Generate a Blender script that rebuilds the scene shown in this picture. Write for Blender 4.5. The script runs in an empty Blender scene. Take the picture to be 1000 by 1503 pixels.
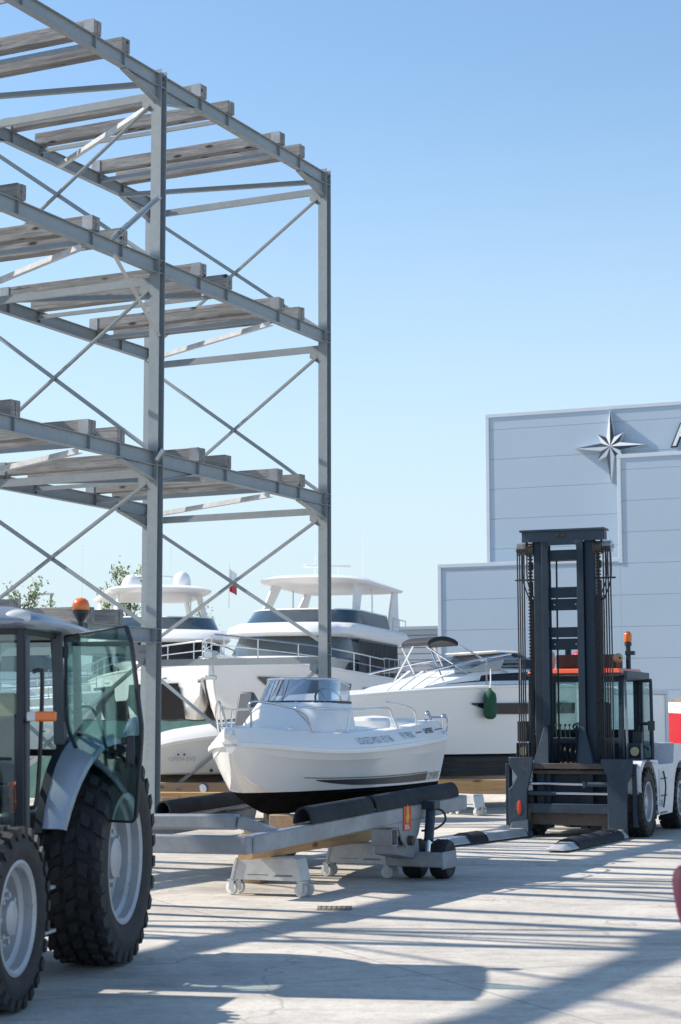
import bpy, bmesh, math, random
from mathutils import Vector, Matrix
from math import radians, sin, cos, pi, atan2, sqrt
random.seed(7)
sc = bpy.context.scene
COL = sc.collection
V = Vector

# ---------------------------------------------------------------- camera
FPX, PITCH, ROLL, EYE = 2684.1, 0.11444, -0.0018, 1.65
cam = bpy.data.cameras.new('camera')
cam.sensor_fit = 'VERTICAL'; cam.sensor_height = 36.0
cam.lens = FPX / 1503 * 36.0
cam.clip_start = 0.1; cam.clip_end = 3000
camo = bpy.data.objects.new('camera', cam); COL.objects.link(camo)
camo.matrix_world = Matrix.Translation((0, 0, EYE)) @ Matrix.Rotation(pi/2 + PITCH, 4, 'X') @ Matrix.Rotation(ROLL, 4, 'Z')
cam.dof.use_dof = True; cam.dof.focus_distance = 24.0; cam.dof.aperture_fstop = 4.0
sc.camera = camo

def at(px, py, Y):
    """point at distance Y in front of the lens seen at photo pixel (px, py)"""
    u, v = px - 500, py - 751.5
    cr, sr = cos(ROLL), sin(ROLL)
    u, v = cr*u + sr*v, -sr*u + cr*v
    x, y, z = u/FPX, 1.0, -v/FPX
    c, s = cos(PITCH), sin(PITCH)
    wy, wz = c*y - s*z, s*y + c*z
    k = Y/wy
    return V((x*k, Y, EYE + wz*k))

# ---------------------------------------------------------------- materials
def new_mat(name):
    m = bpy.data.materials.new(name); m.use_nodes = True
    nt = m.node_tree; nt.nodes.clear()
    out = nt.nodes.new('ShaderNodeOutputMaterial')
    return m, nt, out

def N(nt, t, **kw):
    n = nt.nodes.new(t)
    for k, v in kw.items():
        if k in n.inputs: n.inputs[k].default_value = v
        else: setattr(n, k, v)
    return n

def coords(nt, scale=(1, 1, 1), kind='Object'):
    tc = N(nt, 'ShaderNodeTexCoord'); mp = N(nt, 'ShaderNodeMapping')
    mp.inputs['Scale'].default_value = scale
    nt.links.new(tc.outputs[kind], mp.inputs['Vector'])
    return mp.outputs['Vector']

def ramp(nt, fac, stops):
    r = N(nt, 'ShaderNodeValToRGB')
    el = r.color_ramp.elements
    while len(el) < len(stops): el.new(0.5)
    for e, (p, c) in zip(el, stops):
        e.position = p; e.color = (*c, 1) if len(c) == 3 else c
    nt.links.new(fac, r.inputs['Fac'])
    return r.outputs['Color']

def noise(nt, vec, scale, detail=5, rough=.6, dist=0):
    n = N(nt, 'ShaderNodeTexNoise')
    n.inputs['Scale'].default_value = scale; n.inputs['Detail'].default_value = detail
    n.inputs['Roughness'].default_value = rough; n.inputs['Distortion'].default_value = dist
    nt.links.new(vec, n.inputs['Vector'])
    return n.outputs['Fac']

def mix(nt, fac, a, b, mode='MIX'):
    n = N(nt, 'ShaderNodeMix', data_type='RGBA', blend_type=mode)
    for sock, val in ((n.inputs[0], fac), (n.inputs[6], a), (n.inputs[7], b)):
        if hasattr(val, 'is_linked') or hasattr(val, 'links'): nt.links.new(val, sock)
        else: sock.default_value = val if not isinstance(val, tuple) or len(val) == 4 else (*val, 1)
    return n.outputs[2]

def bump(nt, h, strength=.2, dist=.01):
    b = N(nt, 'ShaderNodeBump'); b.inputs['Strength'].default_value = strength
    b.inputs['Distance'].default_value = dist
    nt.links.new(h, b.inputs['Height']); return b.outputs['Normal']

def mat(name, col, rough=.5, metal=0, var=.12, vscale=3, bmp=0, bscale=40, coat=0, spec=.5, dirt=None, stretch=(1, 1, 1)):
    m, nt, out = new_mat(name)
    p = N(nt, 'ShaderNodeBsdfPrincipled')
    p.inputs['Roughness'].default_value = rough; p.inputs['Metallic'].default_value = metal
    p.inputs['Specular IOR Level'].default_value = spec
    if coat: p.inputs['Coat Weight'].default_value = coat; p.inputs['Coat Roughness'].default_value = .08
    vec = coords(nt, stretch)
    f = noise(nt, vec, vscale, 6)
    lo = tuple(c*(1-var) for c in col); hi = tuple(min(1, c*(1+var)) for c in col)
    c = ramp(nt, f, [(.3, lo), (.7, hi)])
    if 'galv' in name or name == 'galvanised_steel':
        vz = N(nt, 'ShaderNodeTexVoronoi'); vz.inputs['Scale'].default_value = 16
        nt.links.new(vec, vz.inputs['Vector'])
        sg = N(nt, 'ShaderNodeSeparateColor'); nt.links.new(vz.outputs['Color'], sg.inputs[0])
        c = mix(nt, 1.0, c, ramp(nt, sg.outputs[0], [(0, (.95, .95, .95)), (1, (1.04, 1.04, 1.04))]), 'MULTIPLY')
    if dirt:
        d = noise(nt, vec, vscale*2.7, 8, .7, .4)
        dm = ramp(nt, d, [(.56, (0, 0, 0)), (.72, (1, 1, 1))])
        c = mix(nt, dm, c, dirt)
    nt.links.new(c, p.inputs['Base Color'])
    r2 = noise(nt, vec, vscale*4, 4)
    rr = N(nt, 'ShaderNodeMapRange'); rr.inputs[3].default_value = max(0, rough-.08); rr.inputs[4].default_value = min(1, rough+.1)
    nt.links.new(r2, rr.inputs[0]); nt.links.new(rr.outputs[0], p.inputs['Roughness'])
    if bmp: nt.links.new(bump(nt, noise(nt, vec, bscale, 6), bmp, .01), p.inputs['Normal'])
    nt.links.new(p.outputs[0], out.inputs[0])
    return m

def glass_mat(name, tint, refl=.12, rough=.01):
    m, nt, out = new_mat(name)
    t = N(nt, 'ShaderNodeBsdfTransparent'); t.inputs[0].default_value = (*tint, 1)
    g = N(nt, 'ShaderNodeBsdfGlossy'); g.inputs['Roughness'].default_value = rough
    lw = N(nt, 'ShaderNodeLayerWeight'); lw.inputs['Blend'].default_value = .35
    mr = N(nt, 'ShaderNodeMapRange'); mr.inputs[3].default_value = refl*.5; mr.inputs[4].default_value = min(1, refl*3)
    nt.links.new(lw.outputs['Fresnel'], mr.inputs[0])
    mx = N(nt, 'ShaderNodeMixShader')
    nt.links.new(mr.outputs[0], mx.inputs[0]); nt.links.new(t.outputs[0], mx.inputs[1]); nt.links.new(g.outputs[0], mx.inputs[2])
    nt.links.new(mx.outputs[0], out.inputs[0])
    return m

def wood_mat(name, c_lo, c_hi, c_knot, axis='x', rough=.85, bmp=.35):
    m, nt, out = new_mat(name)
    p = N(nt, 'ShaderNodeBsdfPrincipled'); p.inputs['Roughness'].default_value = rough
    s = {'x': (.9, 12, 12), 'y': (12, .9, 12)}[axis]
    vec = coords(nt, s)
    g = noise(nt, vec, 1.6, 9, .72, .9)
    c = ramp(nt, g, [(.25, c_lo), (.5, tuple((a+b)/2 for a, b in zip(c_lo, c_hi))), (.75, c_hi)])
    v2 = coords(nt, {'x': (2.2, 6, 6), 'y': (6, 2.2, 6)}[axis])
    vo = N(nt, 'ShaderNodeTexVoronoi'); vo.inputs['Scale'].default_value = .9
    nt.links.new(v2, vo.inputs['Vector'])
    km = ramp(nt, vo.outputs['Distance'], [(.10, (1, 1, 1)), (.2, (0, 0, 0))])
    c = mix(nt, km, c, c_knot)
    ck = noise(nt, coords(nt, {'x': (.35, 14, 14), 'y': (14, .35, 14)}[axis]), 1.1, 6, .7, 1.0)
    c = mix(nt, ramp(nt, ck, [(.60, (0, 0, 0)), (.68, (.75, .75, .75))]), c, tuple(v*.45 for v in c_lo))
    big = noise(nt, coords(nt, (.8, .8, .8)), 1.0, 4)
    c = mix(nt, 1.0, c, ramp(nt, big, [(.3, (.72, .7, .68)), (.7, (1.05, 1.03, 1.0))]), 'MULTIPLY')
    nt.links.new(c, p.inputs['Base Color'])
    nt.links.new(bump(nt, g, bmp, .008), p.inputs['Normal'])
    nt.links.new(p.outputs[0], out.inputs[0])
    return m

M = {}
M['galv'] = mat('galvanised_steel', (.27, .31, .335), .5, .2, .07, 1.2, .03, 60, dirt=(.27, .285, .29))
M['galv_bright'] = mat('bright_galvanised_steel', (.50, .52, .53), .45, .3, .14, 4, .05, 60)  # pale steel; on rack diagonals and knee struts its tone stands for sunlight
M['galv_trailer'] = mat('trailer_galvanised_steel', (.27, .29, .315), .5, .25, .22, 2.5, .1, 40, dirt=(.23, .235, .245))
M['timber'] = wood_mat('weathered_timber', (.075, .076, .078), (.46, .462, .465), (.03, .028, .027))
M['fresh_wood'] = wood_mat('fresh_pine', (.48, .27, .11), (.72, .47, .24), (.25, .12, .04), rough=.7, bmp=.15)
M['old_wood'] = wood_mat('brown_planks', (.28, .19, .12), (.46, .34, .22), (.14, .08, .04), rough=.8, bmp=.2)
M['rubber'] = mat('black_rubber', (.028, .029, .032), .62, 0, .3, 6, .1, 60, dirt=(.07, .065, .06))
M['rubber_grey'] = mat('worn_rubber_pad', (.024, .029, .036), .75, 0, .3, 5, .12, 40, spec=.25, dirt=(.055, .056, .057))
M['tyre'] = mat('tyre_rubber', (.022, .023, .026), .7, 0, .35, 9, .15, 70, dirt=(.06, .055, .05))
M['silver'] = mat('silver_paint', (.28, .32, .375), .32, .35, .05, 2, coat=.5)
M['guard'] = mat('pale_silver_paint', (.42, .47, .54), .34, .25, .05, 2, coat=.3, dirt=(.36, .37, .38))
M['rim'] = mat('silver_rim_paint', (.45, .465, .49), .42, .25, .1, 5, dirt=(.3, .28, .25))
M['dark_trim'] = mat('dark_cab_trim', (.018, .022, .03), .45, 0, .2, 5)
M['grey_trim'] = mat('grey_cab_trim', (.10, .11, .125), .5, 0, .15, 5)
M['seat'] = mat('cream_seat_vinyl', (.42, .37, .22), .6, 0, .12, 6)
M['orange'] = mat('amber_lens', (.85, .17, .01), .18, 0, .08, 5, coat=.7)
M['clear_lens'] = mat('clear_lens', (.62, .63, .64), .15, 0, .08, 5, coat=.7)
M['white_gel'] = mat('white_gelcoat', (.85, .845, .83), .3, 0, .015, 2)
M['white_paint'] = mat('white_machine_paint', (.68, .70, .73), .38, 0, .05, 3, dirt=(.5, .48, .45))
M['cream_gel'] = mat('cream_gelcoat', (.90, .89, .87), .3, 0, .02, 2)
M['black_gel'] = mat('black_bottom_paint', (.02, .02, .021), .38, 0, .3, 4, dirt=(.045, .04, .037))
M['smoke'] = mat('smoked_glass', (.012, .018, .026), .06, 0, .1, 2)
M['pane_blue'] = mat('blue_tinted_window', (.035, .06, .08), .06, 0, .1, 2)
M['stainless'] = mat('stainless_tube', (.62, .63, .65), .18, 1, .05, 6)
M['mast'] = mat('dark_blue_grey_paint', (.018, .034, .055), .45, 0, .14, 4, spec=.35, dirt=(.04, .048, .055))
M['mast_face'] = mat('grey_blue_paint', (.036, .056, .08), .45, 0, .14, 4, spec=.35, dirt=(.08, .085, .09))
M['chain'] = mat('oily_chain', (.035, .032, .03), .5, .6, .3, 40)
M['grime'] = mat('brown_grimy_steel', (.085, .07, .06), .65, .2, .25, 8)
M['red_paint'] = mat('orange_red_paint', (.75, .11, .04), .35, 0, .05, 3, coat=.3)
M['red_gel'] = mat('red_gelcoat', (.50, .022, .03), .25, 0, .05, 3, coat=.4)
M['blue_cloth'] = mat('blue_seat_cloth', (.03, .07, .16), .8, 0, .1, 6)
M['canvas_black'] = mat('black_canvas', (.012, .016, .025), .75, 0, .2, 6, .1, 30)
M['canvas_grey'] = mat('grey_vinyl_cover', (.42, .43, .42), .5, 0, .1, 4, .2, 8)
M['canvas_blue'] = mat('blue_canvas', (.07, .12, .26), .6, 0, .12, 4, .2, 9)
M['green_mesh'] = mat('green_mesh_fabric', (.22, .38, .31), .85, 0, .15, 3, .1, 100)
M['fender'] = mat('green_fender_cloth', (.018, .085, .045), .85, 0, .15, 9, .1, 60)
M['panel'] = mat('blue_grey_cladding', (.385, .47, .555), .5, 0, .025, .4)
M['trim'] = mat('pale_trim_metal', (.56, .61, .66), .4, .1, .03, 2)
M['panel2'] = mat('grey_ribbed_cladding', (.30, .33, .37), .5, 0, .05, .6)
M['navy'] = mat('navy_sign_paint', (.028, .05, .085), .75, 0, .1, 3)
M['sign_white'] = mat('white_sign_paint', (.74, .74, .74), .45, 0, .03, 3)
M['text_grey'] = mat('grey_vinyl_lettering', (.30, .33, .40), .5, 0, .05, 3)
M['text_dark'] = mat('dark_vinyl_lettering', (.03, .03, .035), .4, 0, .05, 3)
M['yellow'] = mat('yellow_vinyl', (.75, .45, .02), .5, 0, .05, 3)
M['red_sticker'] = mat('red_vinyl', (.62, .05, .025), .45, 0, .06, 6)
M['maroon'] = mat('maroon_padding', (.07, .012, .034), .7, 0, .12, 4)
M['castor'] = mat('pale_castor_nylon', (.60, .61, .60), .45, 0, .1, 9)
M['bark'] = mat('bark', (.12, .095, .07), .9, 0, .3, 6, .3, 20)
M['leaf'] = mat('young_leaf', (.22, .27, .075), .6, 0, .35, 1.2)
M['iron'] = mat('rusty_cast_iron', (.22, .19, .16), .75, .2, .3, 12, .2, 40)
M['clear_glass'] = glass_mat('cab_glass', (.84, .93, .925), .14)
M['door_glass'] = glass_mat('tinted_door_glass', (.72, .87, .85), .14)
M['screen_glass'] = glass_mat('smoked_boat_screen', (.40, .48, .57), .22)

M['black_glass'] = mat('black_hull_glass', (.004, .005, .008), .35, 0, .1, 2, spec=.12)
M['wedge'] = mat('grey_hull_glass', (.10, .105, .112), .2, 0, .05, 2, spec=.3)
M['saloon'] = mat('blue_grey_saloon_glass', (.07, .10, .12), .05, 0, .2, 1.2, spec=.7)

def hull_mat(name, zline, top, bottom=(.009, .009, .010), slope=0.0):
    """gelcoat above a painted waterline, antifouling below it"""
    m, nt, out = new_mat(name)
    p = N(nt, 'ShaderNodeBsdfPrincipled'); p.inputs['Roughness'].default_value = .2
    tc = N(nt, 'ShaderNodeTexCoord'); sp = N(nt, 'ShaderNodeSeparateXYZ')
    nt.links.new(tc.outputs['Object'], sp.inputs[0])
    a = N(nt, 'ShaderNodeMath', operation='MULTIPLY_ADD')
    nt.links.new(sp.outputs['X'], a.inputs[0]); a.inputs[1].default_value = slope; nt.links.new(sp.outputs['Z'], a.inputs[2])
    gt = N(nt, 'ShaderNodeMath', operation='GREATER_THAN'); gt.inputs[1].default_value = zline
    nt.links.new(a.outputs[0], gt.inputs[0])
    vec = coords(nt)
    d = ramp(nt, noise(nt, vec, 5, 7, .7), [(.4, bottom), (.75, tuple(b*2.2 for b in bottom))])
    t = ramp(nt, noise(nt, vec, 1.5, 4), [(.3, tuple(c*.96 for c in top)), (.7, top)])
    nt.links.new(mix(nt, gt.outputs[0], d, t), p.inputs['Base Color'])
    rr = N(nt, 'ShaderNodeMapRange'); rr.inputs[3].default_value = .7; rr.inputs[4].default_value = .22
    nt.links.new(gt.outputs[0], p.inputs['Specular IOR Level'])
    nt.links.new(gt.outputs[0], rr.inputs[0]); nt.links.new(rr.outputs[0], p.inputs['Roughness'])
    nt.links.new(p.outputs[0], out.inputs[0])
    return m

def concrete_mat():
    m, nt, out = new_mat('pale_concrete')
    p = N(nt, 'ShaderNodeBsdfPrincipled'); p.inputs['Roughness'].default_value = .85
    p.inputs['Specular IOR Level'].default_value = .3
    vec = coords(nt)
    big = noise(nt, vec, .28, 8, .62, .3); mid = noise(nt, vec, 1.7, 8, .68, .6); fine = noise(nt, vec, 38, 4, .7)
    c = ramp(nt, big, [(.30, (.43, .40, .355)), (.5, (.56, .525, .475)), (.70, (.65, .615, .56))])
    c = mix(nt, 1.0, c, ramp(nt, mid, [(.3, (.80, .80, .81)), (.5, (.98, .98, .98)), (.7, (1.07, 1.07, 1.06))]), 'MULTIPLY')
    c = mix(nt, 1.0, c, ramp(nt, fine, [(.3, (.84, .84, .84)), (.7, (1.1, 1.1, 1.1))]), 'MULTIPLY')
    f2 = noise(nt, vec, 9, 8, .75, .5)
    c = mix(nt, 1.0, c, ramp(nt, f2, [(.32, (.76, .755, .75)), (.5, (1, 1, 1)), (.7, (1.06, 1.06, 1.06))]), 'MULTIPLY')
    # tyre scuffs and stains running with the traffic
    sv = coords(nt, (.35, 3.0, 1)); st = noise(nt, sv, 1.2, 7, .7, .8)
    c = mix(nt, ramp(nt, st, [(.54, (0, 0, 0)), (.76, (.6, .6, .6))]), c, (.30, .295, .29))
    sp = noise(nt, vec, 3.3, 3, .5, 1.5)
    c = mix(nt, ramp(nt, sp, [(.66, (0, 0, 0)), (.73, (.5, .5, .5))]), c, (.27, .25, .23))
    pa = noise(nt, coords(nt, (.5, 1.6, 1)), .55, 6, .75, 1.2)
    c = mix(nt, 1.0, c, ramp(nt, pa, [(.35, (.78, .77, .76)), (.5, (1, 1, 1)), (.65, (1.06, 1.06, 1.05))]), 'MULTIPLY')
    # saw-cut joints of the slabs
    rot = N(nt, 'ShaderNodeMapping'); rot.inputs['Rotation'].default_value = (0, 0, radians(-24))
    tc = N(nt, 'ShaderNodeTexCoord'); nt.links.new(tc.outputs['Object'], rot.inputs['Vector'])
    br = N(nt, 'ShaderNodeTexBrick'); br.offset = 0
    br.inputs['Scale'].default_value = 1.0; br.inputs['Mortar Size'].default_value = .008
    br.inputs['Brick Width'].default_value = 5.5; br.inputs['Row Height'].default_value = 5.5
    br.inputs['Mortar Smooth'].default_value = .3
    nt.links.new(rot.outputs[0], br.inputs['Vector'])
    c = mix(nt, br.outputs['Fac'], c, (.24, .23, .22))
    vo = N(nt, 'ShaderNodeTexVoronoi', feature='DISTANCE_TO_EDGE'); vo.inputs['Scale'].default_value = .22
    wv = N(nt, 'ShaderNodeVectorMath', operation='ADD')
    nz = N(nt, 'ShaderNodeTexNoise'); nz.inputs['Scale'].default_value = 1.3; nz.inputs['Detail'].default_value = 6
    nt.links.new(vec, nz.inputs['Vector']); nt.links.new(vec, wv.inputs[0]); nt.links.new(nz.outputs['Color'], wv.inputs[1])
    nt.links.new(wv.outputs[0], vo.inputs['Vector'])
    c = mix(nt, ramp(nt, vo.outputs['Distance'], [(.0, (.6, .6, .6)), (.0035, (0, 0, 0))]), c, (.22, .21, .20))
    nt.links.new(c, p.inputs['Base Color'])
    nt.links.new(bump(nt, fine, .25, .004), p.inputs['Normal'])
    nt.links.new(p.outputs[0], out.inputs[0])
    return m
M['concrete'] = concrete_mat()

# ---------------------------------------------------------------- mesh builder
def frame(d, up=V((0, 0, 1))):
    d = d.normalized()
    if abs(d.dot(up.normalized())) > .999: up = V((1, 0, 0)) if abs(d.x) < .9 else V((0, 1, 0))
    s = d.cross(up).normalized(); u = s.cross(d).normalized()
    return d, s, u

def catmull(pts, n=6):
    pts = [V(p) for p in pts]; out = []
    P = [pts[0]*2-pts[1]] + pts + [pts[-1]*2-pts[-2]]
    for i in range(1, len(P)-2):
        for k in range(n):
            t = k/n
            a, b, c, d = P[i-1], P[i], P[i+1], P[i+2]
            out.append(.5*((2*b)+(c-a)*t+(2*a-5*b+4*c-d)*t*t+(3*b-a-3*c+d)*t**3))
    out.append(pts[-1]); return out

class MB:
    def __init__(s): s.v = []; s.f = []
    def add(s, vs, fs):
        o = len(s.v); s.v += [tuple(x) for x in vs]; s.f += [tuple(i+o for i in f) for f in fs]; return s
    def box(s, c, size, R=None):
        c = V(c); h = V(size)/2; vs = []
        for x, y, z in ((-1,-1,-1),(1,-1,-1),(1,1,-1),(-1,1,-1),(-1,-1,1),(1,-1,1),(1,1,1),(-1,1,1)):
            p = V((x*h.x, y*h.y, z*h.z))
            vs.append(c + (R @ p if R else p))
        return s.add(vs, [(0,3,2,1),(4,5,6,7),(0,1,5,4),(1,2,6,5),(2,3,7,6),(3,0,4,7)])
    def bx(s, x0, x1, y0, y1, z0, z1):
        return s.box(((x0+x1)/2, (y0+y1)/2, (z0+z1)/2), (abs(x1-x0), abs(y1-y0), abs(z1-z0)))
    def hexa(s, p8):
        return s.add(p8, [(0,3,2,1),(4,5,6,7),(0,1,5,4),(1,2,6,5),(2,3,7,6),(3,0,4,7)])
    def loft(s, rings, closed=True, cap=True):
        n = len(rings[0]); vs = [p for r in rings for p in r]; fs = []
        for i in range(len(rings)-1):
            for j in range(n if closed else n-1):
                a = i*n+j; b = i*n+(j+1) % n
                fs.append((a, b, b+n, a+n))
        if cap and closed:
            fs.append(tuple(reversed(range(n)))); k = (len(rings)-1)*n; fs.append(tuple(range(k, k+n)))
        return s.add(vs, fs)
    def sweep(s, prof, p, q, up=V((0, 0, 1))):
        p, q = V(p), V(q); d, sd, u = frame(q-p, V(up))
        return s.loft([[o + sd*a + u*b for a, b in prof] for o in (p, q)])
    def bar(s, p, q, w, h, up=(0, 0, 1)):
        return s.sweep([(-w/2,-h/2),(w/2,-h/2),(w/2,h/2),(-w/2,h/2)], p, q, up)
    def tube(s, pts, r, n=8, cap=True):
        pts = [V(p) for p in pts]; rings = []; up = None
        for i, p in enumerate(pts):
            d = (pts[min(i+1, len(pts)-1)] - pts[max(i-1, 0)]).normalized()
            if up is None: _, sd, u = frame(d)
            else:
                u = (up - d*up.dot(d)).normalized(); sd = d.cross(u)
            up = u; rr = r[i] if isinstance(r, (list, tuple)) else r
            rings.append([p + (sd*cos(2*pi*k/n) + u*sin(2*pi*k/n))*rr for k in range(n)])
        return s.loft(rings, True, cap)
    def cyl(s, p, q, r, r2=None, n=16):
        return s.tube([p, q], [r, r if r2 is None else r2], n)
    def lathe(s, prof, o, axis, n=32, a0=0.0, a1=2*pi):
        """prof: (radius, height along axis)"""
        o = V(o); d, sd, u = frame(V(axis)); full = abs(a1-a0-2*pi) < 1e-6
        m = n if full else n+1
        rings = [[o + d*h + (sd*cos(a0+(a1-a0)*k/n) + u*sin(a0+(a1-a0)*k/n))*max(r, 1e-4) for k in range(m)] for r, h in prof]
        return s.loft(rings, full, False)
    def prism(s, poly, o, ax, ay, az):
        """polygon in the ax/ay plane pushed along az"""
        o, ax, ay, az = V(o), V(ax), V(ay), V(az)
        r0 = [o + ax*a + ay*b for a, b in poly]
        return s.loft([r0, [p+az for p in r0]])
    def ball(s, c, r, n=12, sc3=(1, 1, 1)):
        c = V(c); m = n//2
        rings = [[c + V((r*sin(pi*i/m)*cos(2*pi*k/n)*sc3[0], r*sin(pi*i/m)*sin(2*pi*k/n)*sc3[1], r*cos(pi*i/m)*sc3[2])) for k in range(n)] for i in [.02]+list(range(1, m))+[m-.02]]
        return s.loft(rings)
    def build(s, name, material, parent=None, smooth=35, bevel=0, recalc=True, segs=2):
        me = bpy.data.meshes.new(name); me.from_pydata(s.v, [], s.f)
        if recalc:
            bm = bmesh.new(); bm.from_mesh(me); bmesh.ops.recalc_face_normals(bm, faces=bm.faces); bm.to_mesh(me); bm.free()
        if smooth:
            me.polygons.foreach_set('use_smooth', [True]*len(me.polygons))
            me.set_sharp_from_angle(angle=radians(smooth))
        me.update()
        o = bpy.data.objects.new(name, me); COL.objects.link(o)
        me.materials.append(M[material] if isinstance(material, str) else material)
        if parent: o.parent = parent
        if bevel:
            b = o.modifiers.new('edge', 'BEVEL'); b.width = bevel; b.segments = segs; b.limit_method = 'ANGLE'; b.angle_limit = radians(40)
        return o

def tag(o, label=None, cat=None, group=None, kind=None):
    if label: o['label'] = label
    if cat: o['category'] = cat
    if group: o['group'] = group
    if kind: o['kind'] = kind
    return o
def thing(name, label, cat, loc=(0, 0, 0), fwd=None, group=None, tilt=0):
    """an Empty at the thing's base; local +x is where it faces"""
    o = bpy.data.objects.new(name, None); COL.objects.link(o); o.empty_display_size = .2
    o.location = loc
    if fwd: o.rotation_euler = (0, tilt, atan2(fwd[1], fwd[0]))
    return tag(o, label, cat, group)
def copy_tree(o, parent=None):
    c = o.copy(); COL.objects.link(c)
    if parent: c.parent = parent
    for ch in list(o.children): copy_tree(ch, c)
    return c
def text(name, body, size, material, parent, fn, shear=0, space=1.0, bold=0):
    cu = bpy.data.curves.new(name, 'FONT'); cu.body = body; cu.size = size; cu.shear = shear
    cu.space_character = space; cu.offset = bold; cu.resolution_u = 3; cu.align_x = 'CENTER'
    to = bpy.data.objects.new(name, cu); COL.objects.link(to)
    bpy.context.view_layer.update()
    me = bpy.data.meshes.new_from_object(to.evaluated_get(bpy.context.evaluated_depsgraph_get()))
    bpy.data.objects.remove(to); bpy.data.curves.remove(cu)
    bm = bmesh.new(); bm.from_mesh(me)
    bmesh.ops.triangulate(bm, faces=bm.faces)
    bm.to_mesh(me); bm.free()
    for v in me.vertices: v.co = fn(v.co.x, v.co.y)
    me.materials.clear(); me.materials.append(M[material])
    o = bpy.data.objects.new(name, me); COL.objects.link(o)
    if parent: o.parent = parent
    return o

def interp(tab, x):
    """smooth interpolation of a (x, y) table"""
    if x <= tab[0][0]: return tab[0][1]
    if x >= tab[-1][0]: return tab[-1][1]
    for i in range(len(tab)-1):
        x0, y0 = tab[i]; x1, y1 = tab[i+1]
        if x0 <= x <= x1:
            h = x1-x0; t = (x-x0)/h
            m0 = (y1-tab[i-1][1])/(x1-tab[i-1][0]) if i else (y1-y0)/h
            m1 = (tab[i+2][1]-y0)/(tab[i+2][0]-x0) if i+2 < len(tab) else (y1-y0)/h
            return (2*t**3-3*t*t+1)*y0+(t**3-2*t*t+t)*h*m0+(-2*t**3+3*t*t)*y1+(t**3-t*t)*h*m1
    return tab[-1][1]
# ---------------------------------------------------------------- ground, sky, sun
g = MB().add([(-260, -40, 0), (260, -40, 0), (260, 600, 0), (-260, 600, 0)], [(0, 1, 2, 3)]).build('concrete_yard', 'concrete', smooth=0)
tag(g, kind='structure')
SUN = V((-1.204, .27, 1.0)).normalized()
w = bpy.data.worlds.new('World'); sc.world = w; w.use_nodes = True
nt = w.node_tree; nt.nodes.clear()
sk = N(nt, 'ShaderNodeTexSky', sky_type='NISHITA'); sk.sun_disc = False
sk.sun_elevation = math.asin(SUN.z); sk.sun_rotation = atan2(SUN.x, SUN.y)
sk.altitude = 0; sk.air_density = 1.0; sk.dust_density = .3; sk.ozone_density = 1.9
bg = N(nt, 'ShaderNodeBackground'); bg.inputs['Strength'].default_value = .14
wo = N(nt, 'ShaderNodeOutputWorld')
tc = N(nt, 'ShaderNodeTexCoord'); sp = N(nt, 'ShaderNodeSeparateXYZ'); nt.links.new(tc.outputs['Generated'], sp.inputs[0])
mr = N(nt, 'ShaderNodeMapRange', interpolation_type='SMOOTHSTEP'); mr.inputs[1].default_value = 0; mr.inputs[2].default_value = .37; mr.inputs[3].default_value = .97; mr.inputs[4].default_value = .0
nt.links.new(sp.outputs[2], mr.inputs[0])
hz = mix(nt, mr.outputs[0], sk.outputs[0], (3.7, 4.1, 4.55))      # thin bright haze low over the harbour
hz = mix(nt, 1.0, hz, (.93, 1.01, 1.0), 'MULTIPLY')
nt.links.new(hz, bg.inputs[0]); nt.links.new(bg.outputs[0], wo.inputs[0])
sl = bpy.data.lights.new('sun', 'SUN'); sl.energy = 4.8; sl.angle = radians(.53); sl.color = (1, .915, .805)
so = bpy.data.objects.new('sun', sl); COL.objects.link(so)
so.rotation_euler = SUN.to_track_quat('Z', 'Y').to_euler(); so.location = (-20, 5, 30)
sc.view_settings.view_transform = 'Standard'; sc.view_settings.look = 'None'
sc.view_settings.exposure = .55; sc.view_settings.gamma = 1
sc.cycles.max_bounces = 8; sc.cycles.caustics_reflective = False; sc.cycles.caustics_refractive = False; sc.cycles.sample_clamp_indirect = 4; sc.cycles.blur_glossy = 1.0; sc.cycles.transparent_max_bounces = 16

gr = MB()
gc = V((-.06, 16.6, .003))
for i in range(7):
    x = -.19 + i*.063
    gr.box(gc + V((x*.72, 0, .002)), (.026, .30, .008))
for y in (-.15, 0, .15): gr.box(gc + V((0, y, .0017)), (.31, .03, .007))
tag(gr.build('drain_grate', 'iron', smooth=0), 'rusty iron drain grate set in the concrete beside the trailer shadow', 'drain grate')

# ---------------------------------------------------------------- boat rack
UD = V((-.898, .440, 0)).normalized(); VD = V((-.440, -.898, 0)).normalized()
LV = [10.764, 8.08, 5.368, 2.93]; BAY = 5.223; WID = 3.385; NB = 5
rack = thing('boat_rack', 'tall empty galvanised steel boat rack with grey timber bearers on four levels', 'boat rack', (-.362, 29.7, 0), (UD.x, UD.y))
def I_prof(h, w, tf, tw):   # centred on the section
    a, b = w/2, h/2
    return [(-a,-b),(a,-b),(a,-b+tf),(tw/2,-b+tf),(tw/2,b-tf),(a,b-tf),(a,b),(-a,b),(-a,b-tf),(-tw/2,b-tf),(-tw/2,-b+tf),(-a,-b+tf)]
ang = lambda a, t: [(0,0),(a,0),(a,t),(t,t),(t,a),(0,a)]
chan = lambda h, w, t: [(0,-h/2),(w,-h/2),(w,-h/2+t),(t,-h/2+t),(t,h/2-t),(w,h/2-t),(w,h/2),(0,h/2)]
UC = (-.08, WID-.08)                      # column lines, front and back
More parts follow.
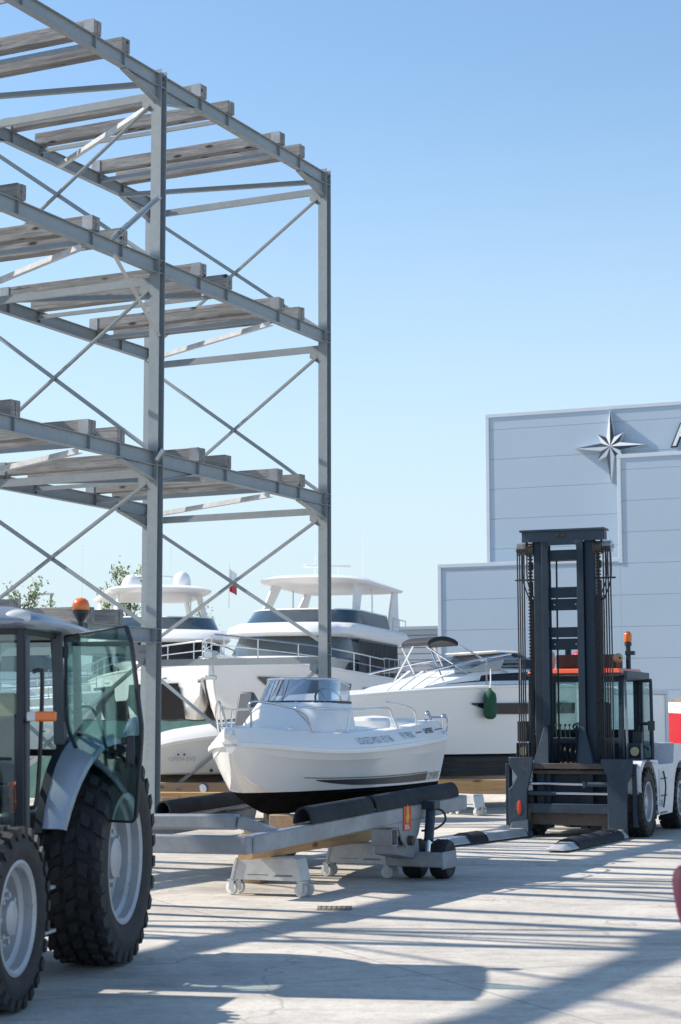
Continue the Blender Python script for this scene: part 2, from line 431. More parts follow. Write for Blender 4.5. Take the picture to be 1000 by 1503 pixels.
for n in range(NB+1):
    vc = -.075 + n*BAY
    for uc in UC:
        m = MB().sweep(I_prof(.152, .16, .010, .007), (uc, vc, .02), (uc, vc, LV[0]+.06), (0, 1, 0))
        m.box((uc, vc, .01), (.30, .30, .02))
        for bxx in (-.11, .11):
            for byy in (-.11, .11): m.cyl((uc+bxx, vc+byy, .02), (uc+bxx, vc+byy, .05), .014, n=6)
        c = m.build('column', 'galv', rack, 30)
        for li, z in enumerate(LV):       # stiffeners in the web where beams land
            st = MB()
            for zz in (z-.01, z-.19): st.box((uc-.04, vc, zz), (.068, .13, .009)); st.box((uc+.04, vc, zz), (.068, .13, .009))
            for k in range(4):
                st.cyl((uc-.081, vc+(-.05 if k%2 else .05), z-.05-.09*(k//2)), (uc-.09, vc+(-.05 if k%2 else .05), z-.05-.09*(k//2)), .011, n=6)
            st.build('stiffener', 'galv', c, 30)
BH = .20
for n in range(NB):
    for uc in UC:
        for li, z in enumerate(LV):
            if li == 3 and n == 0 and uc == UC[0]: continue      # the lowest end bay stands open
            v0, v1 = n*BAY+.013, (n+1)*BAY-.163
            m = MB().sweep(I_prof(BH, .10, .011, .007), (uc, v0, z-BH/2), (uc, v1, z-BH/2))
            hd = .20 if li in (0, 2) else 0
            m.box((uc, v0-.007, z-BH/2-hd/2), (.12, .012, BH+hd+.02)); m.box((uc, v1+.007, z-BH/2-hd/2), (.12, .012, BH+hd+.02))
            if hd:
                for vv, sgn in ((v0, 1), (v1, -1)):
                    L_ = .85*sgn; zb = z-BH-.002
                    m.hexa([(uc-.004, vv, zb-hd+.012), (uc+.004, vv, zb-hd+.012), (uc+.004, vv+L_, zb-.004), (uc-.004, vv+L_, zb-.004),
                            (uc-.004, vv, zb), (uc+.004, vv, zb), (uc+.004, vv+L_, zb), (uc-.004, vv+L_, zb)])
                    m.hexa([(uc-.05, vv, zb-hd), (uc+.05, vv, zb-hd), (uc+.05, vv+L_, zb-.013), (uc-.05, vv+L_, zb-.013),
                            (uc-.05, vv, zb-hd+.011), (uc+.05, vv, zb-hd+.011), (uc+.05, vv+L_, zb-.002), (uc-.05, vv+L_, zb-.002)])
            for off in (.85, 1.56, 3.2, 4.0):  # web stiffeners under the bearers
                m.box((uc-.028, n*BAY+off+.04, z-BH/2), (.042, .008, BH-.03)); m.box((uc+.028, n*BAY+off+.04, z-BH/2), (.042, .008, BH-.03))
            m.build('beam', 'galv', rack, 30)
def gus(m, u, v, z, s, sg):
    m.hexa([(u, v-.004, z-s), (u+sg*s, v-.004, z-s*.4), (u+sg*s, v+.004, z-s*.4), (u, v+.004, z-s), (u, v-.004, z), (u+sg*s, v-.004, z), (u+sg*s, v+.004, z), (u, v+.004, z)])
for n in range(NB+1):
    vc = -.075 + n*BAY
    u0, u1 = UC[0]+.006, UC[1]-.006
    for li, z in enumerate(LV):
        zt = z - BH - .02
        m = MB().sweep(chan(.11, .055, .008), (u0, vc-.03, zt-.055), (u1, vc-.03, zt-.055))
        gus(m, u0, vc+.02, zt-.112, .26, 1); gus(m, u1, vc+.02, zt-.112, .26, -1)
        m.build('girt', 'galv', rack, 30)
        zb = LV[li+1] - BH - .14 if li < 3 else .12
        zA = zt-.24
        zB = (LV[li+1]+.02) if li < 3 else .2
        for k, (ua, ub, dv) in enumerate(((u0+.10, u1-.10, .034), (u1-.10, u0+.10, .048))):
            MB().sweep(ang(.06, .007), (ua, vc+dv, zA), (ub, vc+dv+.001, zB), (0, -1 if k else 1, 0)).build('brace', 'galv', rack, 30)
for n in range(NB):
    vo = n*BAY
    for li, z in enumerate(LV):
        if li == 3 and n == 0: continue
        zp = z - BH - .05
        f = UC[0]+.05; b = UC[1]-.05
        if li in (0, 3): pl = [((f, vo+BAY-.3), (b, vo+2.85)), ((f, vo+.25), (b, vo+1.05))]
        else: pl = [((f, vo+1.74), (b, vo+.12)), ((f, vo+3.85), (b, vo+BAY-.1))]
        for i, (a, c) in enumerate(pl):
            MB().sweep(ang(.07, .008), (*a, zp-.004*i), (*c, zp-.004*i)).build('plan_brace', 'galv_bright' if i == 0 else 'galv', rack, 30)  # first diagonal in paler steel: sunlight on it put into the colour
        for off in ((1.62, 3.36) if n < 2 else ()):
            MB().sweep(chan(.06, .04, .006), (f, vo+off, z-BH/2-.02), (b, vo+off, z-BH/2-.02)).build('cross_member', 'galv', rack, 30)
        for i, off in enumerate((.85, 1.56, 3.2, 4.0)):
            if n > 2 or (n == 2 and li != 1): continue
            jj = random.uniform(-.02, .02); hh = .2; v = vo+off+.04
            m = MB().bx(-.155+jj, WID+.0+jj, v-.09, v-.002, z+.006, z+hh).bx(-.155+jj+random.uniform(0, .012), WID+.0+jj, v+.002, v+.09, z+.006, z+hh+random.uniform(-.006, .006))
            t = m.build('timber_bearer', 'timber', rack, 30, .006)
            for uu in (UC[0], UC[1]):
                MB().box((uu, v, z+.003), (.10, .22, .005)).build('foot_plate', 'galv', t, 0)
            if i in (1, 3):
                for uu in (-.157+jj, WID+jj-.15): MB().box((uu+.078, v+.0955, z+.1), (.16, .007, .196)).build('end_plate', 'galv_trailer', t, 0)
# little struts that prop the second frame at mid height
vc = -.075+BAY
for z1 in (LV[1]+.86, LV[1]-1.10):
    MB().sweep(ang(.06, .007), (UC[0]-.05, vc+.08, z1), (UC[0]-.02, vc+1.18, LV[1]-(.0 if z1 > LV[1] else .2)), (-1, 0, 0)).build('knee_strut', 'galv_bright', rack, 30)  # paler steel than the frame paints in the sun on these struts

# floodlight clamped on the second column
p = at(229, 667, 25.0)
fl = thing('floodlight', 'small grey floodlight clamped to the rack column at the third level', 'floodlight', p, (-VD.x*.2-UD.x, -VD.y*.2-UD.y))
R = Matrix.Rotation(radians(35), 3, 'Y') @ Matrix.Rotation(radians(25), 3, 'Z')
MB().box((.05, 0, 0), (.05, .24, .17), R).build('housing', 'galv_bright', fl, 30, .006)
MB().box((.083, 0, -.022), (.006, .20, .13), R).build('lens', 'clear_lens', fl, 30)
MB().box((-.03, 0, -.02), (.14, .03, .02)).build('clamp', 'galv', fl, 30, .003)
# ---------------------------------------------------------------- tractor
def make_wheel(root, name, c, r, w, rr, rows, nblk, side, lug, label=None, dish=.5):
    """wheel with its axle along y; side=+1 shows its outer face to +y"""
    t = bpy.data.objects.new(name, None); COL.objects.link(t); t.parent = root; t.location = c
    h = w/2; R0 = r-lug; ax = (0, side, 0)
    m = MB().lathe([(rr, -h*.80), (rr+(R0-rr)*.3, -h*.98), (rr+(R0-rr)*.62, -h*1.02), (rr+(R0-rr)*.9, -h*.97), (R0, -h*.80), (R0+.004, 0), (R0, h*.80),
                    (rr+(R0-rr)*.9, h*.97), (rr+(R0-rr)*.62, h*1.02), (rr+(R0-rr)*.55, h*1.04), (rr+(R0-rr)*.3, h*.98), (rr, h*.80)], (0, 0, 0), ax, 72)
    for row in range(rows):
        hh = (row-(rows-1)/2)/((rows-1)/2)*h*.86 if rows > 1 else 0
        edge = row in (0, rows-1)
        for k in range(nblk):
            a = 2*pi*(k + .5*(row % 2))/nblk + .03*row
            da = 2*pi/nblk*(.285 if not edge else .25); bw = w/rows*.375
            sk_ = .022*(1 if row < rows/2 else -1)
            pts = []
            for rad, q in ((R0-.012 - (lug*1.2 if edge else 0), 1.12), (r - (lug*.22 if edge else 0), .92)):
                for sa, sh in ((-1,-1),(1,-1),(1,1),(-1,1)):
                    aa = a + sa*da*q + sk_*sh; yy = (hh + sh*bw*q)*side
                    pts.append((rad*cos(aa), yy, rad*sin(aa)))
            m.hexa(pts)
    m.build('tyre', 'tyre', t, 30)
    d = h*.8
    m = MB().lathe([(rr+.02, d+.004), (rr+.022, d+.016), (rr+.004, d+.02), (rr-.018, d+.004), (rr-.022, d-.05), (rr-.05, d-.07), (rr-.055, d*(1-dish)), (rr*.80, d*(1-dish)-.02),
                    (rr*.78, d*(1-dish)-.015), (rr*.52, d*(1-dish)+.045), (rr*.34, d*(1-dish)+.05), (rr*.32, d*(1-dish)+.09), (rr*.2, d*(1-dish)+.10), (0, d*(1-dish)+.10)], (0, 0, 0), ax, 48)
    m.lathe([(rr+.02, -d-.004), (rr-.02, -d-.01), (rr-.03, -d+.06), (rr-.055, d*(1-dish))], (0, 0, 0), ax, 48)
    for k in range(8):
        a = 2*pi*k/8; o = V((cos(a)*rr*.43, (d*(1-dish)+.045)*side, sin(a)*rr*.43))
        m.cyl(o, o+V((0, .03*side, 0)), .016, n=6)
    m.build('rim', 'rim', t, 30)
    return t

TF = V((-.156, -.988, 0)).normalized()
tr = thing('tractor', 'silver compact tractor with its tinted glass cab door swung open and chunky black tyres', 'tractor', (-2.415, 12.96, 0), TF)
for s in (1, -1):
    make_wheel(tr, 'rear_wheel', (0, .75*s, .72), .72, .43, .425, 5, 28, s, .037, dish=.82)
    make_wheel(tr, 'front_wheel', (2.1, .735*s, .53), .53, .35, .31, 4, 26, s, .027, dish=.8)
    # mudguard, an arch that narrows towards its foot
    m = MB(); rings = []
    for i in range(19):
        ph = radians(17 + i*8.4); yo = .88 - .13*max(0, (90-math.degrees(ph))/73) ; yi = .555
        ring = []
        for rad, y in ((.835, yi), (.838, yi+.03), (.83, yo-.05), (.815, yo-.012), (.785, yo), (.782, yo-.008), (.808, yo-.02), (.818, yo-.055), (.824, yi)):
            ring.append((rad*cos(ph), y*s, .72+rad*sin(ph)))
        rings.append(ring)
    m.loft(rings).build('mudguard', 'guard', tr, 40)
    m = MB()
    poly = [(.83*cos(radians(a)), .72+.83*sin(radians(a))) for a in range(14, 172, 8)] + [(-.82, .75), (-.3, .55), (.5, .55)]
    m.prism([(a, b) for a, b in poly], (0, .545*s, 0), (1, 0, 0), (0, 0, 1), (0, .012*s, 0)).build('mudguard_liner', 'dark_trim', tr, 30)
    m = MB(); rings = []
    for i in range(12):
        ph = radians(15 + i*6.2)
        rings.append([((r_)*cos(ph), y*s, .72+r_*sin(ph)) for r_, y in ((.842, .545), (.842, .60), (.82, .60), (.82, .545))])
    m.loft(rings).build('mudguard_edging', 'dark_trim', tr, 30)
MB().bx(-.30, 1.0, -.24, .24, .42, .86).bx(.9, 2.75, -.19, .19, .45, .78).bx(-.12, .12, -.56, .56, .62, .82).bx(2.02, 2.18, -.56, .56, .44, .60).build('chassis', 'dark_trim', tr, 30, .02)
m = MB(); rings = []
for x, hw, z0, z1 in ((1.24, .33, .78, 1.46), (1.6, .335, .78, 1.44), (2.3, .32, .78, 1.38), (2.75, .29, .78, 1.28), (2.92, .24, .8, 1.16)):
    rings.append([(x, -hw, z0), (x, hw, z0), (x, hw, z1-.16), (x, hw-.04, z1-.05), (x, hw-.12, z1), (x, -hw+.12, z1), (x, -hw+.04, z1-.05), (x, -hw, z1-.16)])
m.loft(rings).build('bonnet', 'silver', tr, 35)
# cab
def pil(m, a, b, w_, d_): m.bar(a, b, w_, d_, (1, 0, 0))
m = MB()
for s in (1, -1):
    pil(m, (1.02, .535*s, .78), (.985, .50*s, 2.27), .055, .07)      # front post
    pil(m, (.255, .55*s, 1.48), (.30, .51*s, 2.27), .065, .075)      # door post
    pil(m, (-.24, .52*s, 1.42), (-.20, .50*s, 2.27), .05, .06)       # back post
    m.bar((1.02, .53*s, .80), (.70, .53*s, .80), .05, .06); m.bar((.30, .545*s, 1.50), (-.24, .52*s, 1.46), .05, .05)
    m.bar((.26, .55*s, 1.50), (.62, .55*s, 1.02), .04, .05, (0, 1, 0)); m.bar((.62, .55*s, 1.02), (.72, .55*s, .80), .04, .05, (0, 1, 0))
    m.bar((.985, .50*s, 2.25), (-.2, .50*s, 2.25), .05, .06)
m.bar((-.24, -.52, 1.44), (-.24, .52, 1.44), .05, .05); m.bar((.985, -.5, 2.25), (.985, .5, 2.25), .05, .06); m.bar((-.2, -.5, 2.25), (-.2, .5, 2.25), .05, .06)
m.bar((1.02, -.53, .80), (1.02, .53, .80), .06, .08); m.bar((1.03, -.46, 1.42), (1.03, .46, 1.42), .02, .02)
m.build('cab_frame', 'dark_trim', tr, 30, .008)
MB().bar((.30, .548, 1.5), (.325, .525, 2.26), .075, .03, (1, 0, 0)).bar((1.0, .565, .80), (.985, .535, 2.2), .03, .045, (1, 0, 0)).build('door_seal', 'grey_trim', tr, 30, .006)
MB().bx(-.25, 1.0, -.50, .50, .74, .80).build('cab_floor', 'dark_trim', tr, 30)
MB().hexa([(1.03, -.49, .86), (1.035, -.49, .86), (1.035, .49, .86), (1.03, .49, .86), (1.00, -.455, 2.22), (1.005, -.455, 2.22), (1.005, .455, 2.22), (1.00, .455, 2.22)]).build('windscreen', 'clear_glass', tr, 0)
MB().hexa([(-.215, -.48, 1.47), (-.21, -.48, 1.47), (-.21, .48, 1.47), (-.215, .48, 1.47), (-.19, -.46, 2.22), (-.185, -.46, 2.22), (-.185, .46, 2.22), (-.19, .46, 2.22)]).build('rear_window', 'clear_glass', tr, 0)
MB().hexa([(-.21, .515, 1.5), (.24, .535, 1.5), (.24, .54, 1.5), (-.21, .52, 1.5), (-.17, .495, 2.23), (.28, .505, 2.23), (.28, .51, 2.23), (-.17, .50, 2.23)]).build('quarter_window', 'clear_glass', tr, 0)
def door_poly(): return [(0, 2.24), (.58, 2.29), (.63, 2.18), (.735, 1.62), (.73, 1.50), (.69, 1.03), (.66, 1.0), (.45, 1.0), (.41, 1.03), (.05, 1.58), (.02, 1.70)]
# right door shut, left door swung open on its rear hinge
def make_door(hinge, th, sgn, mname):
    d = V((cos(th), sin(th)*sgn, 0)); nrm = V((-sin(th)*sgn, cos(th), 0))*.006
    dr = bpy.data.objects.new('door', None); COL.objects.link(dr); dr.parent = tr; dr.location = hinge
    P = door_poly()
    MB().prism(P, (0, 0, -hinge[2]), d, (0, 0, 1), nrm).build('door_glass', mname, dr, 0)
    m = MB(); pp = [d*a + V((0, 0, b-hinge[2])) + nrm*.5 for a, b in P]
    for i in range(len(pp)):
        a, b = pp[i], pp[(i+1) % len(pp)]
        wd = .028 if i in (1, 2, 3, 4) else (.016 if i else .013)
        m.bar(a, b, wd, .022, nrm)
    m.build('door_frame', 'dark_trim', dr, 30, .004)
    m = MB(); m.box(d*.665 + V((0, 0, 1.47-hinge[2])) - nrm*5, (.05, .05, .19)); m.box(d*.62 + V((0, 0, 1.53-hinge[2])) - nrm*6, (.07, .04, .05))
    m.build('door_latch', 'dark_trim', dr, 30, .012)
    m = MB().tube(catmull([d*.06+V((0, 0, 1.72-hinge[2]))+nrm*4, d*.16+V((0, 0, 1.76-hinge[2]))+nrm*7, d*.27+V((0, 0, 1.70-hinge[2]))+nrm*7, d*.40+V((0, 0, 1.42-hinge[2]))+nrm*6, d*.50+V((0, 0, 1.22-hinge[2]))+nrm*5, d*.58+V((0, 0, 1.19-hinge[2]))+nrm*3], 5), .011)
    m.build('door_handle', 'dark_trim', dr, 40)
    MB().cyl(V((0, 0, 2.17-hinge[2])), V((0, 0, 2.09-hinge[2])), .024).cyl(V((0.01, 0, 1.76-hinge[2])), V((.01, 0, 1.66-hinge[2])), .024).build('hinge', 'dark_trim', dr, 30)
make_door((.285, .572, 1.6), radians(61), 1, 'door_glass')
make_door((.285, -.555, 1.6), radians(2), -1, 'clear_glass')
# roof, a moulded shell with a crest
m = MB(); rings = []
for x, hw, zb, zt in ((-.47, .50, 2.29, 2.315), (-.44, .565, 2.272, 2.345), (-.2, .60, 2.262, 2.355), (.2, .615, 2.258, 2.39), (.62, .62, 2.256, 2.408), (.9, .62, 2.256, 2.41), (1.07, .60, 2.262, 2.385), (1.13, .54, 2.285, 2.335)):
    k = zt-zb
    half = [(hw-.07, zb), (hw-.015, zb+.008), (hw, zb+.25*k), (hw-.012, zb+.5*k), (hw-.055, zb+.72*k), (hw-.16, zb+.84*k), (hw-.24, zt), (hw-.42, zt+.004)]
    rings.append([(x, y, z) for y, z in half] + [(x, -y, z) for y, z in reversed(half)])
m.loft(rings).build('roof', 'silver', tr, 50)
MB().bx(-.3, 1.0, -.46, .46, 2.235, 2.257).build('roof_lining', 'grey_trim', tr, 30)
for s in (1, -1):
    m = MB().ball((1.08, .50*s, 2.325), .062, 16, (.6, 1.5, .85)).build('roof_lamp', 'clear_lens', tr, 40)
    l = MB().bx(1.12, 1.16, .60*s, .73*s, 1.66, 1.72).build('indicator', 'clear_lens', tr, 30, .008)
    MB().bx(1.115, 1.165, .655*s, .79*s, 1.658, 1.722).build('amber_lens', 'orange', l, 30, .012)
    MB().tube([(1.0, .54*s, 1.66), (1.11, .6*s, 1.66), (1.13, .61*s, 1.70)], .012).build('indicator_arm', 'dark_trim', tr, 40)
    MB().tube(catmull([(.93, .56*s, 1.98), (.90, .60*s, 1.99), (.885, .61*s, 1.93), (.90, .61*s, 1.5), (.93, .60*s, 1.15), (.94, .56*s, 1.1)], 5), .014).build('grab_rail', 'dark_trim', tr, 40)
    m = MB()
    for x0, y0, z0 in ((.98, .60, .60), (1.02, .62, .33)): m.bx(x0-.11, x0+.11, (y0-.06)*s, (y0+.12)*s, z0-.012, z0+.012)
    m.build('step', 'galv_bright', tr, 30, .006)
    MB().bar((.92, .52*s, .80), (.96, .60*s, .30), .04, .02, (1, 0, 0)).build('step_bracket', 'dark_trim', tr, 30)
m = MB().cyl((-.35, .485, 2.30), (-.35, .485, 2.40), .02).cyl((-.35, .485, 2.38), (-.35, .485, 2.435), .025, .056).cyl((-.35, .485, 2.435), (-.35, .485, 2.46), .058)
bc = m.build('beacon_base', 'dark_trim', tr, 40)
MB().lathe([(.062, 0), (.065, .012), (.063, .04), (.052, .068), (.03, .085), (.001, .09)], (-.35, .485, 2.46), (0, 0, 1), 20).build('beacon_dome', 'orange', tr, 50)
# inside the cab
st = MB().bx(.02, .50, -.24, .24, 1.10, 1.22).hexa([(.02, -.23, 1.2), (.14, -.23, 1.2), (.14, .23, 1.2), (.02, .23, 1.2), (-.10, -.20, 1.72), (-.02, -.20, 1.72), (-.02, .20, 1.72), (-.10, .20, 1.72)]).build('driver_seat', 'dark_trim', tr, 30, .04)
MB().hexa([(-.13, -.15, 1.66), (-.01, -.15, 1.66), (-.01, .15, 1.66), (-.13, .15, 1.66), (-.15, -.12, 1.86), (-.06, -.12, 1.86), (-.06, .12, 1.86), (-.15, .12, 1.86)]).build('headrest', 'seat', st, 30, .04)
MB().bx(.10, .42, -.20, .20, .78, 1.1).build('seat_base', 'dark_trim', tr, 30, .02)
m = MB().hexa([(.80, -.25, .8), (1.02, -.3, .8), (1.02, .3, .8), (.80, .25, .8), (.86, -.22, 1.40), (1.02, -.25, 1.46), (1.02, .25, 1.46), (.86, .22, 1.40)])
m.build('dashboard', 'dark_trim', tr, 30, .03)
m = MB(); c0 = V((.70, 0, 1.48)); tv = V((.5, 0, .86)).normalized(); d_, a_, b_ = frame(tv)
m.tube([c0 + (a_*cos(2*pi*k/24) + b_*sin(2*pi*k/24))*.19 for k in range(25)], .014, 8)
for k in range(3): m.cyl(c0-tv*.02, c0 + (a_*cos(2*pi*k/3) + b_*sin(2*pi*k/3))*.19, .010, n=6)
m.cyl(c0, c0-tv*.25, .025)
m.build('steering_wheel', 'dark_trim', tr, 40)
m = MB()
for k, (x, y) in enumerate(((.46, .32), (.54, .34), (.62, .33))): m.cyl((x, y, 1.0), (x+.03, y, 1.22), .009, n=6).ball((x+.03, y, 1.24), .025, 8)
m.build('lever', 'red_paint', tr, 40)
MB().bx(.05, .72, .26, .40, .8, 1.06).bx(.05, .72, -.46, -.26, .8, 1.16).build('side_console', 'dark_trim', tr, 30, .03)

# ---------------------------------------------------------------- motor boat
BA = radians(20); BF = V((-sin(BA), -cos(BA), 0)); BLft = V((cos(BA), -sin(BA), 0))
LB = 4.5
bow = V((-1.10, 18.35, 0)); TB = V((-1.328, 18.1, 0)); tb = bow - BF*LB
boat = thing('motor_boat', 'small white open motor boat with a black bottom and smoked windscreen on wheeled stands', 'motor boat', (tb.x, tb.y, .68), BF)
T_rail = [(0, .07), (.05, .13), (.12, .19), (.3, .305), (.6, .475), (1.0, .655), (1.6, .82), (2.2, .905), (3.2, .95), (4.55, .885)]
T_rz = [(0, .755), (.3, .735), (.7, .70), (1.2, .675), (2.0, .685), (3.0, .725), (4.55, .785)]
T_top = [(0, .16), (.3, .185), (1.2, .185), (2.2, .18), (3.3, .19), (3.7, .20), (4.1, .225), (4.55, .20)]
T_cy = [(0, .02), (.12, .05), (.3, .125), (.6, .27), (1.0, .43), (1.6, .59), (2.2, .69), (3.2, .765), (4.55, .76)]
T_cz = [(0, .67), (.1, .53), (.25, .40), (.5, .30), (1.0, .265), (1.6, .25), (2.2, .235), (3.2, .22), (4.55, .22)]
T_kz = [(0, .66), (.1, .52), (.25, .34), (.42, .19), (.65, .08), (1.0, .02), (1.6, 0), (4.55, 0)]
def side_pt(k, t):
    yc, zc = interp(T_cy, k), interp(T_cz, k); yr, zr = interp(T_rail, k), interp(T_rz, k)
    y = yc + (yr-yc)*(t*1.22 - .22*t*t); return V((LB-k, y, zc + (zr-zc)*t))
ks = [0, .03, .07, .12, .2, .3, .42, .6, .8, 1.0, 1.3, 1.6, 2.0, 2.4, 2.8, 3.2, 3.7, 4.2, 4.55]
rings = []
for k in ks:
    yc, zc, zk = interp(T_cy, k), interp(T_cz, k), interp(T_kz, k)
    half = [V((LB-k, 0, zk)), V((LB-k, yc*.35, zk+(zc-zk)*.28)), V((LB-k, yc*.37, zk+(zc-zk)*.36)), V((LB-k, yc*.68, zk+(zc-zk)*.62)), V((LB-k, yc*.70, zk+(zc-zk)*.70)), V((LB-k, yc*.96, zc-.012)), V((LB-k, yc, zc-.012)), V((LB-k, yc, zc))]
    half += [side_pt(k, t) for t in (.25, .5, .74, .76, .9, 1)]
    half[-3].y += .008
    rings.append(half + [V((p.x, -p.y, p.z)) for p in reversed(half[1:])])
M['boat_hull'] = hull_mat('boat_hull_gelcoat', .262, (.86, .85, .83))
MB().loft(rings).build('hull', M['boat_hull'], boat, 28)
# rubbing strake, gunwale and deck with a sunken cockpit
rings = []; rr2 = []
dk = [0, .03, .07, .12, .2, .3, .42, .6, .8, 1.0, 1.3, 1.6, 2.0, 2.4, 2.62, 2.64, 2.9, 3.2, 3.7, 3.85, 4.0, 4.2, 4.4, 4.55]
for k in dk:
    yr, zr, tp = interp(T_rail, k), interp(T_rz, k), interp(T_top, k)
    ck = 2.63 < k < 4.3; wi = min(.16, yr*.4)
    x = LB-k; yt = yr - .10*min(1, yr/.35); zd = zr+tp
    inn = yr-wi-.10*min(1, yr/.35); zf = .28 if ck else zd+.02*min(1, yr)
    half = [V((x, yr-.01, zr-.03)), V((x, yr+.024, zr-.03)), V((x, yr+.03, zr-.005)), V((x, yr+.024, zr+.018)), V((x, yr+.006, zr+.026)), V((x, yr-.004, zr+.05)), V((x, yt, zd-.035)), V((x, yt-.02*min(1, yr/.3), zd-.006)), V((x, yt-.05*min(1, yr/.3), zd)),
            V((x, inn, zd)), V((x, inn-.015*min(1, yr/.3), zd-.01 if ck else zd+.003)), V((x, inn-.03*min(1, yr/.3), zf)), V((x, 0, zf+(0 if ck else .05*min(1, yr))))]
    rings.append(half + [V((p.x, -p.y, p.z)) for p in reversed(half[:-1])])
MB().loft(rings).build('deck', 'white_gel', boat, 40)
# console with curved screen
def plan_ring(xf, xb, hw, nose, z, n=8):
    pts = [V((xb, hw, z))]
    for i in range(n+1):
        a = pi/2*i/n; pts.append(V((xf-nose+nose*sin(a), hw*cos(a)**.8 if i < n else 0, z)))
    return pts + [V((p.x, -p.y, p.z)) for p in reversed(pts[:-1])]
zdk = .86
rings = [plan_ring(LB-1.05, LB-2.22, .55, .55, zdk-.01), plan_ring(LB-1.10, LB-2.22, .535, .55, zdk+.05), plan_ring(LB-1.28, LB-2.24, .50, .55, zdk+.20), plan_ring(LB-1.42, LB-2.26, .47, .5, zdk+.30), plan_ring(LB-1.5, LB-2.26, .445, .45, zdk+.345)]
MB().loft(rings).build('console', 'white_gel', boat, 50)
o = V((0, 0, 0))
r0 = plan_ring(LB-1.48, LB-2.28, .455, .5, zdk+.335)[:]; r1 = plan_ring(LB-1.70, LB-2.30, .43, .42, zdk+.56)
for q in r1:   # the screen sinks towards its tail
    q.z += .02*max(0, min(1, (q.x-(LB-2.30))/.5)) - .05*max(0, 1-(q.x-(LB-2.30))/.3)
MB().loft([r0, r1], False, False).build('windscreen', 'screen_glass', boat, 50, recalc=False)
MB().tube(r1, .014).build('windscreen_rail', 'stainless', boat, 50)
m = MB().tube([p+V((.004, 0, -.012)) for p in r0], .016); m.build('windscreen_gasket', 'dark_trim', boat, 50)
m = MB()
for i in range(2, len(r0)-2, 2): m.ball(r0[i]+V((.014, 0, -.012)), .010, 8)
m.build('screen_stud', 'white_gel', boat, 50)
m = MB(); c0 = V((LB-2.36, .16, zdk+.36)); tv = V((-.7, 0, .5)).normalized(); d_, a_, b_ = frame(tv)
m.tube([c0 + (a_*cos(2*pi*k/20)+b_*sin(2*pi*k/20))*.15 for k in range(21)], .012, 8)
for k in range(3): m.cyl(c0-tv*.03, c0 + (a_*cos(2*pi*k/3)+b_*sin(2*pi*k/3))*.15, .008, n=6)
m.cyl(c0, c0-tv*.12, .02); m.build('steering_wheel', 'dark_trim', boat, 50)
# rails
def deckz(k): return interp(T_rz, k)+interp(T_top, k)
for s in (1, -1):
    P = [(.98, .52), (.86, .48), (.72, .42), (.78, .43), (1.2, .56), (1.7, .66), (2.2, .74), (2.6, .78), (2.72, .79), (2.86, .81)]
    hz = [0, .11, .21, .245, .25, .25, .245, .235, .15, 0]
    m = MB().tube(catmull([V((LB-k, y*s, deckz(k)+h)) for (k, y), h in zip(P, hz)], 6), .0125, 8)
    m.cyl((LB-1.55, .67*s, deckz(1.55)), (LB-1.62, .685*s, deckz(1.6)+.25), .010, n=8)
    m.build('bow_rail', 'stainless', boat, 50)
    m = MB().tube(catmull([(LB-.22, .13*s, deckz(.2)), (LB-.17, .15*s, deckz(.2)+.13), (LB-.10, .16*s, deckz(.1)+.235), (LB-.2, .22*s, deckz(.2)+.255), (LB-.55, .40*s, deckz(.5)+.22), (LB-.78, .50*s, deckz(.75)+.16), (LB-.9, .53*s, deckz(.9))], 6), .0125, 8)
    m.build('pulpit', 'stainless', boat, 50)
    m = MB().tube(catmull([(LB-2.82, .70*s, deckz(2.8)+.30), (LB-3.2, .78*s, deckz(3.2)+.235), (LB-3.42, .80*s, deckz(3.4)+.19), (LB-3.52, .81*s, deckz(3.5)+.13), (LB-3.55, .81*s, deckz(3.5))], 6), .0125, 8)
    m.build('side_rail', 'stainless', boat, 50)
    m = MB().tube(catmull([(LB-4.28, .70*s, deckz(4.3)), (LB-4.30, .70*s, deckz(4.3)+.09), (LB-4.40, .69*s, deckz(4.4)+.11), (LB-4.5, .68*s, deckz(4.5)+.07), (LB-4.54, .68*s, deckz(4.5))], 5), .011, 8)
    m.build('stern_rail', 'stainless', boat, 50)
    m = MB()
    for k in (.62, 1.35, 3.9):
        y = interp(T_rail, k)-.11
        m.cyl((LB-k, y*s, deckz(k)), (LB-k, y*s, deckz(k)+.022), .009, n=6).cyl((LB-k-.06, y*s, deckz(k)), (LB-k-.06, y*s, deckz(k)+.022), .009, n=6).cyl((LB-k+.03, y*s, deckz(k)+.026), (LB-k-.09, y*s, deckz(k)+.026), .008, n=6)
    m.build('cleat', 'stainless', boat, 50)
    MB().hexa([(-.02, .48*s, .66), (-.30, .46*s, .70), (-.30, .80*s, .70), (-.02, .86*s, .66), (-.02, .48*s, .78), (-.30, .46*s, .77), (-.30, .80*s, .77), (-.02, .86*s, .78)]).build('bathing_platform', 'white_gel', boat, 30, .015)
m = MB().tube(catmull([(-.05, .62, .78), (-.05, .62, 1.0), (-.10, .62, 1.06), (-.24, .62, 1.03), (-.28, .62, .92), (-.16, .62, .80)], 5), .012)
m.tube(catmull([(-.05, .82, .78), (-.05, .82, 1.0), (-.10, .82, 1.06), (-.24, .82, 1.03), (-.28, .82, .92), (-.16, .82, .80)], 5), .012).cyl((-.24, .62, 1.03), (-.24, .82, 1.03), .014)
m.build('bathing_ladder', 'stainless', boat, 50)
MB().bx(LB-3.75, LB-3.35, -.42, .42, .28, .76).bx(LB-3.80, LB-3.72, -.42, .42, .72, 1.02).build('helm_seat', 'white_gel', boat, 30, .04)
MB().bx(LB-4.28, LB-3.98, -.60, .60, .28, .80).bx(LB-4.5, LB-4.30, -.5, .5, .8, 1.0).build('stern_bench', 'white_gel', boat, 30, .04)
